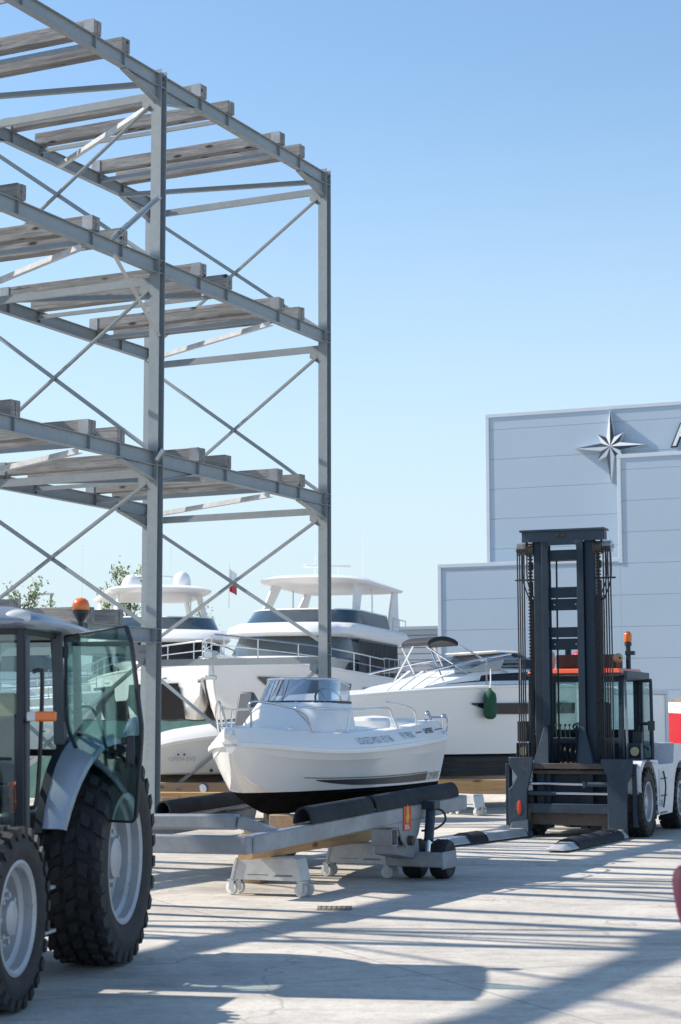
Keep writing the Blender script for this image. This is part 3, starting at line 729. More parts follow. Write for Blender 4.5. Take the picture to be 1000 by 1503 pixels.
MB().hexa([(LB-.80, -.16, zdk), (LB-.62, -.14, zdk), (LB-.62, .14, zdk), (LB-.80, .16, zdk), (LB-.78, -.14, zdk+.07), (LB-.64, -.12, zdk+.06), (LB-.64, .12, zdk+.06), (LB-.78, .14, zdk+.07)]).build('deck_hatch', 'white_gel', boat, 30, .01)
MB().cyl((LB+.05, -.03, .86), (LB+.05, .03, .86), .045).bx(LB-.12, LB+.06, -.05, .05, .81, .845).build('bow_roller', 'white_gel', boat, 40, .006)
MB().lathe([(.016, 0), (.026, .004), (.026, .012), (.016, .016)], (LB-.30, .105, .47), (.5, .8, .1), 12).build('tow_eye', 'stainless', boat, 50)
# painted band, fine lines, lettering
def decal(name, k0, k1, fa, fb, material, off=.004, n=30, s=1):
    m = MB(); ra = []
    for i in range(n+1):
        k = k0+(k1-k0)*i/n
        a, b = side_pt(k, fa(k)), side_pt(k, fb(k))
        for q in (a, b): q.y = (q.y+off)*s
        ra += [a, b]
    m.add(ra, [(2*i, 2*i+1, 2*i+3, 2*i+2) for i in range(n)])
    return m.build(name, material, boat, 0, recalc=False)
for s in (1, -1):
    decal('side_stripe', 1.05, 3.95, lambda k: .13+.12*max(0, 1-(k-1.05)/.9)**2, lambda k: .27+.02*(k-1.05)/3, 'text_dark', s=s)
    decal('fine_line', .85, 3.95, lambda k: .305, lambda k: .322, 'text_dark', s=s)
def gun(kc, zoff, s=1):
    def f(x, y):
        k = kc - x if s < 0 else kc + x
        yr, zr = interp(T_rail, k), interp(T_rz, k)
        h = zoff+y; t = (h-.05)/(interp(T_top, k)-.085)
        return V((LB-k, s*(yr-.004-.096*max(0, t)+.008), zr+h))
    return f
def hs(kc, t0, s=1):
    def f(x, y):
        k = kc + x*s; p = side_pt(k, t0+y/.5); return V((p.x, s*(p.y+.008), p.z))
    return f
for s in (1, -1):
    text('rental_lettering', 'LOUEZ-MOI  FLY 66', .098, 'text_grey', boat, gun(2.02, .062, s), 0, 1.0)
    text('registration', 'FY 99NX', .105, 'text_grey', boat, gun(2.95, .065, s), 0, 1.0)
    text('model_lettering', 'CAP FERRET', .075, 'text_dark', boat, gun(3.80, .090, s), .25, .92, .002)
    text('small_lettering', '552 OP', .05, 'text_grey', boat, gun(4.40, .05, s), .2)
    text('stripe_lettering', 'CM RENS', .11, 'text_dark', boat, hs(4.22, .14, s), .1)
    m = MB()
    for k0, k1 in ((3.28, 3.52), (4.08, 4.5)):
        f = gun(0, 0, s); q = [f(k0 if s > 0 else -k0, .108), f(k1 if s > 0 else -k1, .108), f(k1 if s > 0 else -k1, .118), f(k0 if s > 0 else -k0, .118)]
        m.add(q, [(0, 1, 2, 3)])
    m.build('name_line', 'text_dark', boat, 0, recalc=False)

# ---------------------------------------------------------------- trailer
TA = radians(23); TFw = V((-sin(TA), -cos(TA), 0))
tl = thing('boat_trailer', 'grey galvanised open framed boat trailer with black rubber pads and a red sticker', 'boat trailer', (TB.x, TB.y, 0), TFw)
def zb(x): return .70 + (1.98-x)/5.51*.136     # top of the side beams
for s in (1, -1):
    dz = 0 if s > 0 else -.2
    x1 = 1.98 if s > 0 else 1.4
    MB().bar((x1, 1.42*s, zb(x1)-.08+dz), (-3.53 if s > 0 else -3.9, 1.42*s, zb(-3.53)-.08+dz), .13, .16).build('side_beam', 'galv_trailer', tl, 30, .016)
MB().bar((1.98+.064, 1.47, .62), (2.06, -1.9, .60), .128, .155).build('front_beam', 'galv_trailer', tl, 30, .014)
MB().bar((1.42, 1.06, .775), (1.40, -1.9, .735), .13, .135).build('raised_cross_beam', 'galv_trailer', tl, 30, .02)
MB().bar((1.42, 1.075, .775), (1.44, 1.42, .68), .10, .10).build('cross_beam_stay', 'galv_trailer', tl, 30, .01)
def pad(x0, x1, y, z0, z1):
    m = MB(); rings = []
    out = [(.095*cos(a), .155*sin(a)**.9) for a in [pi*i/12 for i in range(13)]]
    inn = [(.078*cos(a), .135*sin(a)**.9) for a in [pi*i/12 for i in range(12, -1, -1)]]
    n = 14
    for i in range(n+1):
        t = i/n; x = x0+(x1-x0)*t; wb = .004*sin(i*2.3)
        rings.append([V((x, y+a*(1+wb), z0+(z1-z0)*t+b*(1+wb))) for a, b in out+inn])
    return m.loft(rings).build('rubber_pad', 'rubber_grey', tl, 40)
pad(.80, -.72, 1.40, zb(.80)+.004, zb(-.72)+.004)
pad(-.80, -3.22, 1.40, zb(-.80)+.004, zb(-3.22)+.004)
pad(-1.72, -3.7, -1.40, .645, .70)
pad(-3.8, -5.2, -1.40, .70, .73)
for x0, x1, z0, z1 in ((-1.72, -3.7, .645, .70),): MB().bar((x0, -1.40, z0-.02), (x1, -1.40, z1-.02), .2, .03).bx(-2.1, -2.0, -1.45, -1.37, .55, .66).bx(-3.3, -3.2, -1.45, -1.37, .55, .68).build('pad_support', 'galv_trailer', tl, 30)
for s in (1, -1):
    pre = set(tl.children)
    # bracket plate below the beam, its hollow crosstube, swing arm, ram and twin wheels
    P = [(-.95, zb(-.95)-.15), (-2.05, zb(-2.05)-.155), (-1.98, .50), (-1.86, .40), (-1.62, .37), (-1.50, .45), (-1.40, .58)]
    bp = MB().prism([(x, z) for x, z in P], (0, 1.465*s, 0), (1, 0, 0), (0, 0, 1), (0, .02*s, 0)).build('axle_bracket', 'galv_trailer', tl, 30, .004)
    m = MB()
    for yy, zz, hy, hz in ((0, .08, .16, .014), (0, -.08, .16, .014), (.08, 0, .014, .16), (-.08, 0, .014, .16)):
        m.bx(-1.20+yy-hy/2, -1.20+yy+hy/2, 1.30*s, 1.52*s, .50+zz-hz/2, .50+zz+hz/2)
    m.build('tube_socket', 'galv_trailer', tl, 30, .004)
    MB().cyl((-1.68, 1.20*s, .44), (-1.68, 1.54*s, .44), .05).build('pivot', 'grime', tl, 30)
    m = MB().hexa([(-1.55, 1.16*s, .30), (-2.25, 1.16*s, .20), (-2.25, 1.40*s, .20), (-1.55, 1.40*s, .30), (-1.55, 1.16*s, .50), (-2.20, 1.16*s, .42), (-2.20, 1.40*s, .42), (-1.55, 1.40*s, .50)])
    m.bx(-2.22, -2.08, 1.08*s, 1.70*s, .14, .29)
    m.bx(-2.50, -2.08, 1.69*s, 1.715*s, .12, .30)
    m.build('swing_arm', 'galv_trailer', tl, 30, .012)
    m = MB().cyl((-2.15, 1.56*s, .78), (-2.0, 1.585*s, .42), .052).bx(-2.24, -2.06, 1.47*s, 1.63*s, .74, .83)
    m.build('ram', 'mast', tl, 40, .008)
    MB().cyl((-2.0, 1.585*s, .44), (-1.96, 1.59*s, .31), .026).build('ram_rod', 'stainless', tl, 40)
    MB().tube(catmull([(-2.15, 1.55*s, .75), (-2.22, 1.66*s, .72), (-2.22, 1.69*s, .62), (-2.12, 1.62*s, .54), (-2.02, 1.50*s, .52)], 6), .012).build('hydraulic_hose', 'rubber', tl, 40)
    for yy in (1.265, 1.575):
        wt = bpy.data.objects.new('wheel', None); COL.objects.link(wt); wt.parent = tl; wt.location = (-2.45, yy*s, .205)
        m = MB().lathe([(.10, -.085), (.16, -.10), (.19, -.09), (.203, -.06), (.205, 0), (.203, .06), (.19, .09), (.16, .10), (.10, .085)], (0, 0, 0), (0, 1, 0), 36)
        for q in (-.045, 0, .045): m.lathe([(.2045, q-.010), (.209, q-.008), (.209, q+.008), (.2045, q+.010)], (0, 0, 0), (0, 1, 0), 36)
        m.build('tyre', 'tyre', wt, 40)
        MB().lathe([(.105, -.08), (.07, -.03), (.04, -.03), (.001, -.03)], (0, 0, 0), (0, 1, 0), 20).lathe([(.105, .08), (.07, .03), (.04, .03), (.001, .03)], (0, 0, 0), (0, 1, 0), 20).build('rim', 'galv', wt, 40)
    far_gear = [o for o in tl.children if o not in pre] if s < 0 else []
    if s > 0:
        stk = MB().bx(-1.52, -1.74, 1.488, 1.492, .545, .80).build('sticker', 'red_sticker', tl, 0)
        m = MB().prism([(-.055, .02), (-.02, .06), (-.03, .10), (.0, .15), (.028, .10), (.03, .06), (.06, .03), (.03, -.01), (.0, -.06), (-.03, -.02)], (-1.63, 1.4935, .66), (-1, 0, 0), (0, 0, 1), (0, .001, 0))
        m.prism([(-.01, .055), (-.012, .09), (.008, .11), (.006, .06)], (-1.63, 1.4950, .66), (-1, 0, 0), (0, 0, 1), (0, .001, 0))
        m.build('sticker_emblem', 'yellow', stk, 0)
        m = MB()
        for i in range(3): m.bx(-1.555, -1.70+.02*i, 1.4925, 1.4935, .562+.017*i, .570+.017*i)
        m.build('sticker_lines', 'sign_white', stk, 0)
for o in far_gear: o.location.x -= 2.2
MB().bx(-3.56, -3.53, 1.38, 1.47, zb(-3.5)-.13, zb(-3.5)-.04).build('tail_lamp', 'red_sticker', tl, 30, .004)

# ---------------------------------------------------------------- wheeled stands and the timber under the boat
def make_stand(label, x, y0, y1, root=None, top=.36, group='wheeled boat stands'):
    c = TB + TFw*x + V((cos(TA), -sin(TA), 0))*(y0+y1)/2
    s = thing('boat_stand', label, 'boat stand', (c.x, c.y, 0), TFw, group)
    h = (y1-y0)/2
    MB().prism([(-h, .15), (h, .15), (h-.05, top), (-h+.05, top)], (.05, 0, 0), (0, 1, 0), (0, 0, 1), (.008, 0, 0)).build('face_plate', 'galv_bright', s, 30, .003)
    MB().prism([(-h, .15), (h, .15), (h-.05, top), (-h+.05, top)], (-.16, 0, 0), (0, 1, 0), (0, 0, 1), (.008, 0, 0)).build('back_plate', 'galv_bright', s, 30, .003)
    m = MB()
    for q in (-1, 1): m.hexa([(.075, q*(h+.01), .15), (-.16, q*(h+.01), .15), (-.16, q*(h-.02), .15), (.075, q*(h-.02), .15), (.075, q*(h-.04), top), (-.16, q*(h-.04), top), (-.16, q*(h-.07), top), (.075, q*(h-.07), top)])
    m.bx(-.16, .06, -h+.05, h-.05, top+.001, top+.012)
    m.build('end_cheek', 'galv_bright', s, 30, .004)
    m = MB().bx(.0585, .0595, -.20, .02, .20, .204).bx(.0585, .0595, .08, .28, .19, .196)
    for i in range(9): m.bx(.0585, .0595, .10+.02*i, .112+.02*i, .199, .208)
    m.build('maker_mark', 'text_dark', s, 0)
    for qx in (.03, -.13):
        for q in (-1, 1):
            cs = MB().bx(qx-.03, qx+.03, q*h-.045, q*h+.045, .135, .149).bx(qx-.006, qx+.006, q*h-.045, q*h-.038, .055, .135)
            cs.bx(qx-.03, qx-.024, q*h-.03, q*h+.02, .05, .135).bx(qx+.024, qx+.03, q*h-.03, q*h+.02, .05, .135)
            cs = cs.build('castor', 'galv_bright', s, 30)
            MB().lathe([(.012, -.02), (.05, -.02), (.062, -.016), (.065, 0), (.062, .016), (.05, .02), (.012, .02)], (qx, q*h-.01, .066), (1, .25*q, 0), 24).build('castor_wheel', 'castor', cs, 40)
    return s
make_stand('grey wheeled boat stand under the bow nearest the tractor', .02, .33, 1.06)
make_stand('grey wheeled boat stand beside the trailer wheels', -2.25, .34, 1.04)
tbm = thing('timber_beam', 'orange pine beam lying on the wheeled stands under the boat', 'timber beam', (TB.x, TB.y, 0), TFw)
MB().bx(.50, -3.4, .60, .76, .375, .60).build('beam_body', 'fresh_wood', tbm, 30, .008)
for x0 in (-.5, -2.2): MB().bx(x0, x0-.25, .45, .74, .602, .74).build('chock', 'old_wood', tbm, 30, .01)
pp = V((-.88, 19.25, 0))
pr = thing('timber_prop', 'brown timber prop standing under the keel near the bow', 'timber prop', (pp.x, pp.y, 0), TFw)
MB().hexa([(-.1, -.16, .0), (.1, -.16, .0), (.1, .1, .0), (-.1, .1, .0), (-.08, -.10, .64), (.08, -.10, .64), (.08, .06, .64), (-.08, .06, .64)]).build('prop', 'old_wood', pr, 30, .01)
# ---------------------------------------------------------------- forklift
FF = V((-.375, -.927, 0)).normalized()
fk = thing('forklift_truck', 'large white boatyard forklift with a tall dark mast and padded forks lowered to the ground', 'forklift', (3.36, 26.5, 0), FF)
MY = -.20                                       # mast centre line
TOP = 4.46
def hsec(d, w, tf, tw): return I_prof(d, w, tf, tw)
for s in (1, -1):
    # outer upright: channel open to the inside; inner upright: nested I section
    y = MY+.385*s
    MB().sweep([(-.09, -.075), (.09, -.075), (.09, .0), (.075, .075), (-.075, .075), (-.09, 0)], (-.40, y, .10), (-.40, y, 4.30), (0, s, 0)).bx(-.30, -.285, y-.07, y+.07, .3, 4.3).build('outer_upright', 'mast', fk, 30, .006)
    m = MB().bx(-.36, -.22, MY+.235*s, MY+.305*s, .12, 4.29).bx(-.225, -.205, MY+.215*s, MY+.315*s, .12, 4.29).bx(-.365, -.345, MY+.215*s, MY+.315*s, .12, 4.29)
    m.build('inner_upright', 'mast', fk, 30, .004)
    m = MB().bx(-.62, -.46, MY+.28*s, MY+.34*s, .3, 3.9)
    m.build('rear_rail', 'mast', fk, 30, .004)
    # gusset at the foot of the mast
    m = MB().hexa([(-.20, MY+.205*s, 1.05), (-.20, MY+.44*s, 1.05), (-.06, MY+.44*s, 1.05), (-.06, MY+.205*s, 1.05), (-.20, MY+.215*s, 1.58), (-.20, MY+.30*s, 1.58), (-.18, MY+.30*s, 1.58), (-.18, MY+.215*s, 1.58)])
    m.bx(-.205, -.04, MY+.205*s, MY+.205*s, 1.05, 1.60)
    m.build('gusset', 'mast_face', fk, 30, .004)
    # lift chain, as rows of links
    m = MB(); yc = MY+.515*s
    for i in range(66):
        z = .98 + i*.05
        m.bx(-.345, -.305, yc-.032, yc+.032, z, z+.026).bx(-.34, -.31, yc-.016, yc+.016, z+.026, z+.05)
    m.build('lift_chain', 'chain', fk, 0)
    m = MB().cyl((-.33, yc-.05, 4.20), (-.33, yc+.05, 4.20), .085, n=20).cyl((-.33, yc-.06, 4.20), (-.33, yc-.045, 4.20), .105, n=20).cyl((-.33, yc+.045, 4.20), (-.33, yc+.06, 4.20), .105, n=20)
    m.build('chain_sheave', 'grime', fk, 40)
    m = MB(); yh = MY+.60*s
    for i in range(4):
        q = yh+.034*i*s
        m.lathe([(.03, -.014), (.095, -.014), (.075, -.006), (.075, .006), (.095, .014), (.03, .014)], (-.36, q, 4.20), (0, 1, 0), 24)
    m.cyl((-.36, yh-.05*s, 4.20), (-.36, yh+.15*s, 4.20), .022)
    m.build('hose_sheave', 'galv_bright', fk, 40)
    m = MB()
    for i in range(4):
        q = yh+.034*i*s
        m.tube([(-.275, q, 4.20), (-.272, q+.003*i, 2.4), (-.275, q, 1.02)], .011, 6)
        if i in (0, 2): m.tube(catmull([(-.445, q, 4.20), (-.45, q, 3.75), (-.45, q-.10*s, 3.45), (-.45, MY+.52*s, 3.25), (-.45, MY+.52*s, 1.3)], 6), .011, 6)
    m.build('hydraulic_hose', 'rubber', fk, 40)
    MB().bx(-.38, -.33, MY+.46*s, MY+.76*s, 3.73, 3.755).bx(-.42, -.36, MY+.50*s, MY+.54*s, 3.5, 3.72).bx(-.40, -.34, MY+.49*s, MY+.55*s, 3.90, 4.0).build('hose_bracket', 'grime', fk, 30, .004)
    MB().tube(catmull([(-.50, MY+.50*s, 3.5), (-.50, MY+.50*s, 2.8), (-.52, MY+.49*s, 1.0)], 5), .030, 10).build('lift_ram', 'mast', fk, 40)
# head of the mast, an arch with rounded inner corners
P = [(-.68, 4.46), (.68, 4.46), (.68, 4.30), (.335, 4.30), (.325, 4.25), (.24, 4.25)]
arch = [(-.60, TOP-.02), (.60, TOP-.02), (.60, 4.28), (.25, 4.28)]
arc = []
for i in range(7): a = pi/2*i/6; arc.append((.25-.07*(1-cos(a)), 4.22+.07*sin(a)))
arch = [(-.61, 4.44), (.61, 4.44), (.61, 4.29), (.25, 4.29), (.25, 4.16)] + [(.25-.075*(1-cos(pi/2*i/6)), 4.16+.075*sin(pi/2*i/6)) for i in range(1, 7)] + [(-.25+.075*(1-cos(pi/2*i/6)), 4.16+.075*sin(pi/2*i/6)) for i in range(6, 0, -1)] + [(-.25, 4.16), (-.25, 4.29), (-.61, 4.29)]
MB().prism([(a+MY, b) for a, b in arch], (-.24, 0, 0), (0, 1, 0), (0, 0, 1), (.03, 0, 0)).bx(-.48, -.18, MY-.64, MY+.64, 4.441, 4.47).bx(-.44, -.26, MY-.62, MY+.62, 4.31, 4.43).build('mast_head', 'mast_face', fk, 30, .005)
hk = MB().bx(-.205, -.185, MY-.06, MY+.04, 4.355, 4.395).cyl((-.20, MY-.05, 4.375), (-.15, MY-.05, 4.375), .022).cyl((-.20, MY+.03, 4.375), (-.17, MY+.03, 4.375), .018).build('head_fitting', 'grime', fk, 30)
for i, (z0, z1) in enumerate(((4.02, 4.17), (3.46, 3.62), (3.28, 3.45), (2.88, 3.03), (2.70, 2.865))):
    up = i in (2, 4)
    xx = -.30 if not up else -.345
    m = MB().bx(xx-.02, xx, MY-.26, MY+.26, z0, z1)
    if i == 0: m.bx(xx-.25, xx-.02, MY-.26, MY+.26, z0, z0+.02)
    cb = m.build('mast_cross_beam', 'mast', fk, 30, .004)
    if up: MB().cyl((xx, MY-.16, (z0+z1)/2), (xx+.012, MY-.16, (z0+z1)/2), .012, n=8).cyl((xx, MY+.16, (z0+z1)/2), (xx+.012, MY+.16, (z0+z1)/2), .012, n=8).build('bolt', 'galv_bright', cb, 30)
MB().cyl((-.52, MY-.17, .4), (-.52, MY-.17, 4.1), .014, n=8).build('centre_rod', 'chain', fk, 40)
# carriage
m = MB().bx(-.10, -.02, -.86, .68, .975, 1.055).bx(-.16, -.10, -.86, .68, .90, .955)
m.build('carriage_top_bar', 'grime', fk, 30, .006)
MB().bx(-.14, -.03, -.82, .66, .34, .48).build('carriage_bottom_bar', 'mast_face', fk, 30, .01)
MB().bx(-.22, -.12, -.78, .66, .17, .36).bx(-.24, -.02, -.74, -.68, .12, .42).bx(-.24, -.02, .46, .52, .12, .42).build('carriage_foot_beam', 'grime', fk, 30, .01)
for s in (1, -1):
    m = MB()
    for x, y0, y1, z0, z1 in ((-.18, .30, .42, .36, .92),): m.bx(-.26, -.16, MY+y0*s, MY+y1*s, z0, z1)
    m.build('carriage_post', 'mast', fk, 30, .006)
m = MB().cyl((-.06, -.18 + .30, .755), (-.06, .48, .755), .036).bx(-.10, -.02, .1, .14, .71, .80); m.build('shift_cylinder', 'mast_face', fk, 40)
MB().cyl((-.06, -.72, .765), (-.06, .12, .755), .022).build('shift_rod', 'stainless', fk, 40)
m = MB().cyl((-.06, -.72, .625), (-.06, -.30, .625), .036); m.build('shift_cylinder', 'mast_face', fk, 40)
MB().cyl((-.06, -.30, .625), (-.06, .48, .625), .022).build('shift_rod', 'stainless', fk, 40)
def claw(yc, shape, mname='mast_face'):
    return MB().prism([(yc+a, b) for a, b in shape], (-.03, 0, 0), (0, 1, 0), (0, 0, 1), (.055, 0, 0)).build('fork_plate', mname, fk, 30, .008)
claw(.62, [(-.145, .06), (.13, .06), (.14, .78), (.215, .92), (.225, 1.12), (-.235, 1.12), (-.235, 1.04), (-.15, .88)])
claw(-.84, [(-.15, .10), (.12, .10), (.125, .66), (.20, .95), (.22, 1.14), (-.15, 1.14), (-.12, 1.0), (-.02, .86), (-.10, .72), (-.15, .68)])
for y0 in (.85, -1.02):
    MB().bx(-.22, -.03, y0-.03, y0+.03, .16, 1.05).cyl((-.10, y0-.05, .5), (-.10, y0+.05, .5), .03).build('plate_side', 'mast', fk, 30, .006)
MB().ball((.028, -.83, .42), .05, 10, (.15, .8, 2.1)).build('reflector', 'red_sticker', fk, 40)
for yc, slv, skew in ((.60, (.25, 2.45), -.03), (-.80, (1.45, 2.0), -.15)):
    f = bpy.data.objects.new('fork', None); COL.objects.link(f); f.parent = fk; f.location = (0, yc, 0); f.rotation_euler = (0, 0, skew)
    rings = []
    for x, hw, z0, z1 in ((.02, .17, .02, .13), (2.3, .165, .02, .115), (2.8, .15, .02, .09), (3.0, .12, .025, .05)):
        rings.append([(x, -hw, z0), (x, hw, z0), (x, hw, z0+.02), (x, hw*.55, z1), (x, -hw*.55, z1), (x, -hw, z0+.02)])
    MB().loft(rings).build('blade', 'galv_bright', f, 30, .006)
    m = MB(); rings = []; n = 40
    for i in range(n+1):
        x = slv[0] + (slv[1]-slv[0])*i/n
        w_ = 1 + .06*sin(i*1.35) + .05*sin(i*.6+1)
        rings.append([(x, .175*cos(a), .025+.125*sin(a)*(w_ if .5 < a < 2.7 else 1)) for a in [pi*k/10 for k in range(11)]])
    m.loft(rings).build('rubber_sleeve', 'rubber_grey', f, 60)
MB().hexa([(.0, -.98, .0), (.22, -.98, .0), (.22, -.62, .0), (.0, -.62, .0), (.0, -.95, .20), (.05, -.95, .22), (.05, -.68, .26), (.0, -.68, .26)]).build('fork_heel', 'mast', fk, 30, .03)
# wheels
for s in (1, -1):
    yw = .76 if s > 0 else -.80
    make_wheel(fk, 'front_wheel', (-.56, yw+.04 if s > 0 else yw, .50), .50, .30, .27, 4, 22, s, .028, dish=.9)
    make_wheel(fk, 'rear_wheel', (-2.86, .80*s, .47), .47, .28, .25, 3, 26, s, .012, dish=.35)
# chassis and body
MB().bx(-3.3, -.30, -.60, .60, .32, .95).bx(-.72, -.42, -.80, .62, .40, .62).build('chassis', 'mast', fk, 30, .02)
m = MB()
arch = lambda cx, r, a0, a1, n=9: [(cx + r*cos(radians(a0+(a1-a0)*i/n)), .48 + r*sin(radians(a0+(a1-a0)*i/n))) for i in range(n+1)]
poly = [(-.02, .55), (-.02, 1.10), (-.15, 1.12), (-2.3, 1.08), (-2.55, 1.34), (-3.45, 1.34), (-3.62, .98), (-3.62, .72)] + arch(-2.86, .56, 22, 158, 8)[::-1][::-1]
poly = [(-.10, .62), (-.06, .98), (-.16, 1.09), (-1.2, 1.09), (-1.25, 1.02), (-2.30, 1.02), (-2.38, 1.32), (-3.45, 1.30), (-3.66, 1.0), (-3.66, .70), (-3.40, .62)] + [(-2.86+.58*cos(radians(a)), .47+.58*sin(radians(a))) for a in range(160, 9, -15)] + [(-2.22, .42), (-2.15, .28), (-1.20, .28), (-1.12, .50)] + [(-.56+.60*cos(radians(a)), .50+.60*sin(radians(a))) for a in range(170, 24, -15)]
m.prism(poly, (0, .62, 0), (1, 0, 0), (0, 0, 1), (0, .32, 0)).prism(poly, (0, -.96, 0), (1, 0, 0), (0, 0, 1), (0, .30, 0))
m.bx(-3.64, -2.36, -.70, .66, .72, 1.315)
m.build('body_side', 'white_paint', fk, 30, .02)
MB().hexa([(-3.75, -.85, .55), (-2.50, -.85, .55), (-2.50, .70, .55), (-3.75, .70, .55), (-3.72, -.80, 1.28), (-2.40, -.80, 1.36), (-2.40, .60, 1.36), (-3.72, .60, 1.28)]).build('counterweight', 'white_paint', fk, 30, .05)
m = MB()
for z in (.30, .55, .80): m.bx(-1.75, -1.30, .80, .955, z, z+.02)
m.build('step', 'mast_face', fk, 30)
MB().bx(-1.9, -1.25, .943, .95, .50, .95).build('toolbox_lid', 'white_paint', fk, 30, .004)
MB().tube(catmull([(-1.45, .965, .92), (-1.48, .99, .70), (-1.42, .97, .42), (-1.40, .965, .40)], 5), .012).build('loose_cable', 'rubber', fk, 40)
MB().bx(-1.30, -1.26, .96, .985, .42, .50).build('hook', 'galv_bright', fk, 30)
# cab
CY0, CY1, CX0, CX1 = -.92, .46, -2.25, -1.0
m = MB()
for x, y, z1 in ((CX1, CY0, 2.32), (CX1, CY1, 2.32), (CX0, CY0, 2.34), (CX0, CY1, 2.34), (-1.95, CY1, 2.34)):
    m.bar((x+(.06 if x == CX1 else 0), y, .98), (x, y, z1), .07, .08, (1, 0, 0))
m.bar((CX1+.05, CY0, 1.36), (CX1+.05, CY1, 1.36), .06, .07); m.bar((CX1, CY0, 2.29), (CX1, CY1, 2.29), .07, .08); m.bar((CX0, CY0, 2.30), (CX0, CY1, 2.30), .07, .07)
m.bar((CX1, CY0, 2.30), (CX0, CY0, 2.30), .07, .07); m.bar((CX1, CY1, 2.30), (CX0, CY1, 2.30), .07, .07); m.bar((CX0, CY0, 1.5), (CX0, CY1, 1.5), .06, .06)
m.bar((CX1+.03, CY0, 1.42), (CX0, CY0, 1.45), .06, .06)
m.build('cab_frame', 'mast_face', fk, 30, .008)
MB().bx(CX0, CX1+.04, CY0, CY1, .96, 1.06).bx(CX1+.02, CX1+.06, CY0+.03, CY1-.03, 1.06, 1.34).bx(CX0-.02, CX0+.02, CY0+.03, CY1-.03, 1.06, 1.5).bx(CX1-1.2, CX1, CY0-.01, CY0+.01, 1.06, 1.4).build('cab_shell', 'mast', fk, 30, .006)
MB().bx(CX1+.022, CX1+.028, CY0+.04, CY1-.04, 1.39, 2.26).build('windscreen', 'clear_glass', fk, 0)
MB().bx(CX0-.003, CX0+.003, CY0+.04, CY1-.04, 1.53, 2.27).build('rear_window', 'clear_glass', fk, 0)
MB().bx(CX0+.05, CX1-.05, CY0-.003, CY0+.003, 1.48, 2.26).build('side_window', 'clear_glass', fk, 0)
MB().bx(-2.2, -1.98, CY1-.003, CY1+.003, 1.10, 2.26).build('side_window', 'clear_glass', fk, 0)
m = MB().hexa([(CX0-.12, CY0-.06, 2.345), (CX1+.14, CY0-.06, 2.345), (CX1+.14, CY1+.06, 2.345), (CX0-.12, CY1+.06, 2.345), (CX0-.08, CY0+.02, 2.46), (CX1+.08, CY0+.02, 2.44), (CX1+.08, CY1-.02, 2.44), (CX0-.08, CY1-.02, 2.46)])
m.build('roof', 'red_paint', fk, 30, .02)
MB().bx(CX0-.12, CX1+.12, CY1+.062, CY1+.12, 2.27, 2.40).bx(CX1+.142, CX1+.15, CY0-.04, CY1+.04, 2.345, 2.375).build('rain_gutter', 'mast_face', fk, 30, .01)
# open door seen edge on, hinged at the back post
dd = bpy.data.objects.new('door', None); COL.objects.link(dd); dd.parent = fk; dd.location = (-1.93, CY1+.05, 1.0); dd.rotation_euler = (0, 0, radians(27))
m = MB()
for a, b in (((0, 0, .05), (0, 0, 1.26)), ((0, 0, 1.26), (.72, 0, 1.26)), ((.72, 0, 1.26), (.76, 0, .10)), ((.76, 0, .10), (0, 0, .05)), ((0, 0, .62), (.74, 0, .62))): m.bar(a, b, .05, .04, (0, 1, 0))
m.build('door_frame', 'mast', dd, 30, .006)
MB().bx(.02, .71, -.003, .003, .64, 1.24).build('upper_glass', 'clear_glass', dd, 0)
MB().bx(.02, .72, -.003, .003, .10, .60).build('lower_glass', 'clear_glass', dd, 0)
MB().tube(catmull([(.15, -.04, .62), (.15, -.07, .45), (.3, -.07, .34), (.72, -.05, .24)], 5), .014).bx(.70, .80, -.05, .03, .52, .66).build('door_handle', 'dark_trim', dd, 40)
MB().bar((.58, .014, .30), (.60, .014, .62), .09, .006, (0, 1, 0)).build('door_sticker', 'red_sticker', dd, 0)
# beacons, boxes and pipes on the roof
MB().cyl((-1.75, .40, 2.44), (-1.75, .40, 2.80), .038).bx(-1.79, -1.71, .36, .50, 2.66, 2.72).build('beacon_post', 'mast', fk, 40)
MB().cyl((-1.75, .40, 2.80), (-1.75, .40, 2.86), .055).build('beacon_base', 'dark_trim', fk, 40)
MB().lathe([(.055, 0), (.062, .02), (.062, .10), (.048, .14), (.02, .16), (.001, .162)], (-1.75, .40, 2.86), (0, 0, 1), 18).build('beacon_dome', 'orange', fk, 50)
MB().bx(-1.75, -1.25, -.60, .02, 2.455, 2.66).bx(-1.72, -1.3, .06, .32, 2.455, 2.66).build('roof_box', 'grime', fk, 30, .012)
MB().lathe([(.03, .0), (.07, .0), (.075, .04), (.05, .10), (.02, .12)], (-1.30, .34, 2.60), (1, .6, 0), 16).build('work_lamp', 'seat', fk, 40)
MB().ball((-1.6, -.28, 2.67), .16, 12, (1, 1, .45)).build('roof_dome', 'red_gel', fk, 40)
MB().cyl((-2.05, -.62, 2.46), (-2.05, -.62, 2.80), .05).build('exhaust', 'mast', fk, 40)
MB().ball((-1.95, -.86, 2.60), .07, 10, (.8, .9, 2.2)).build('air_filter', 'canvas_grey', fk, 40)
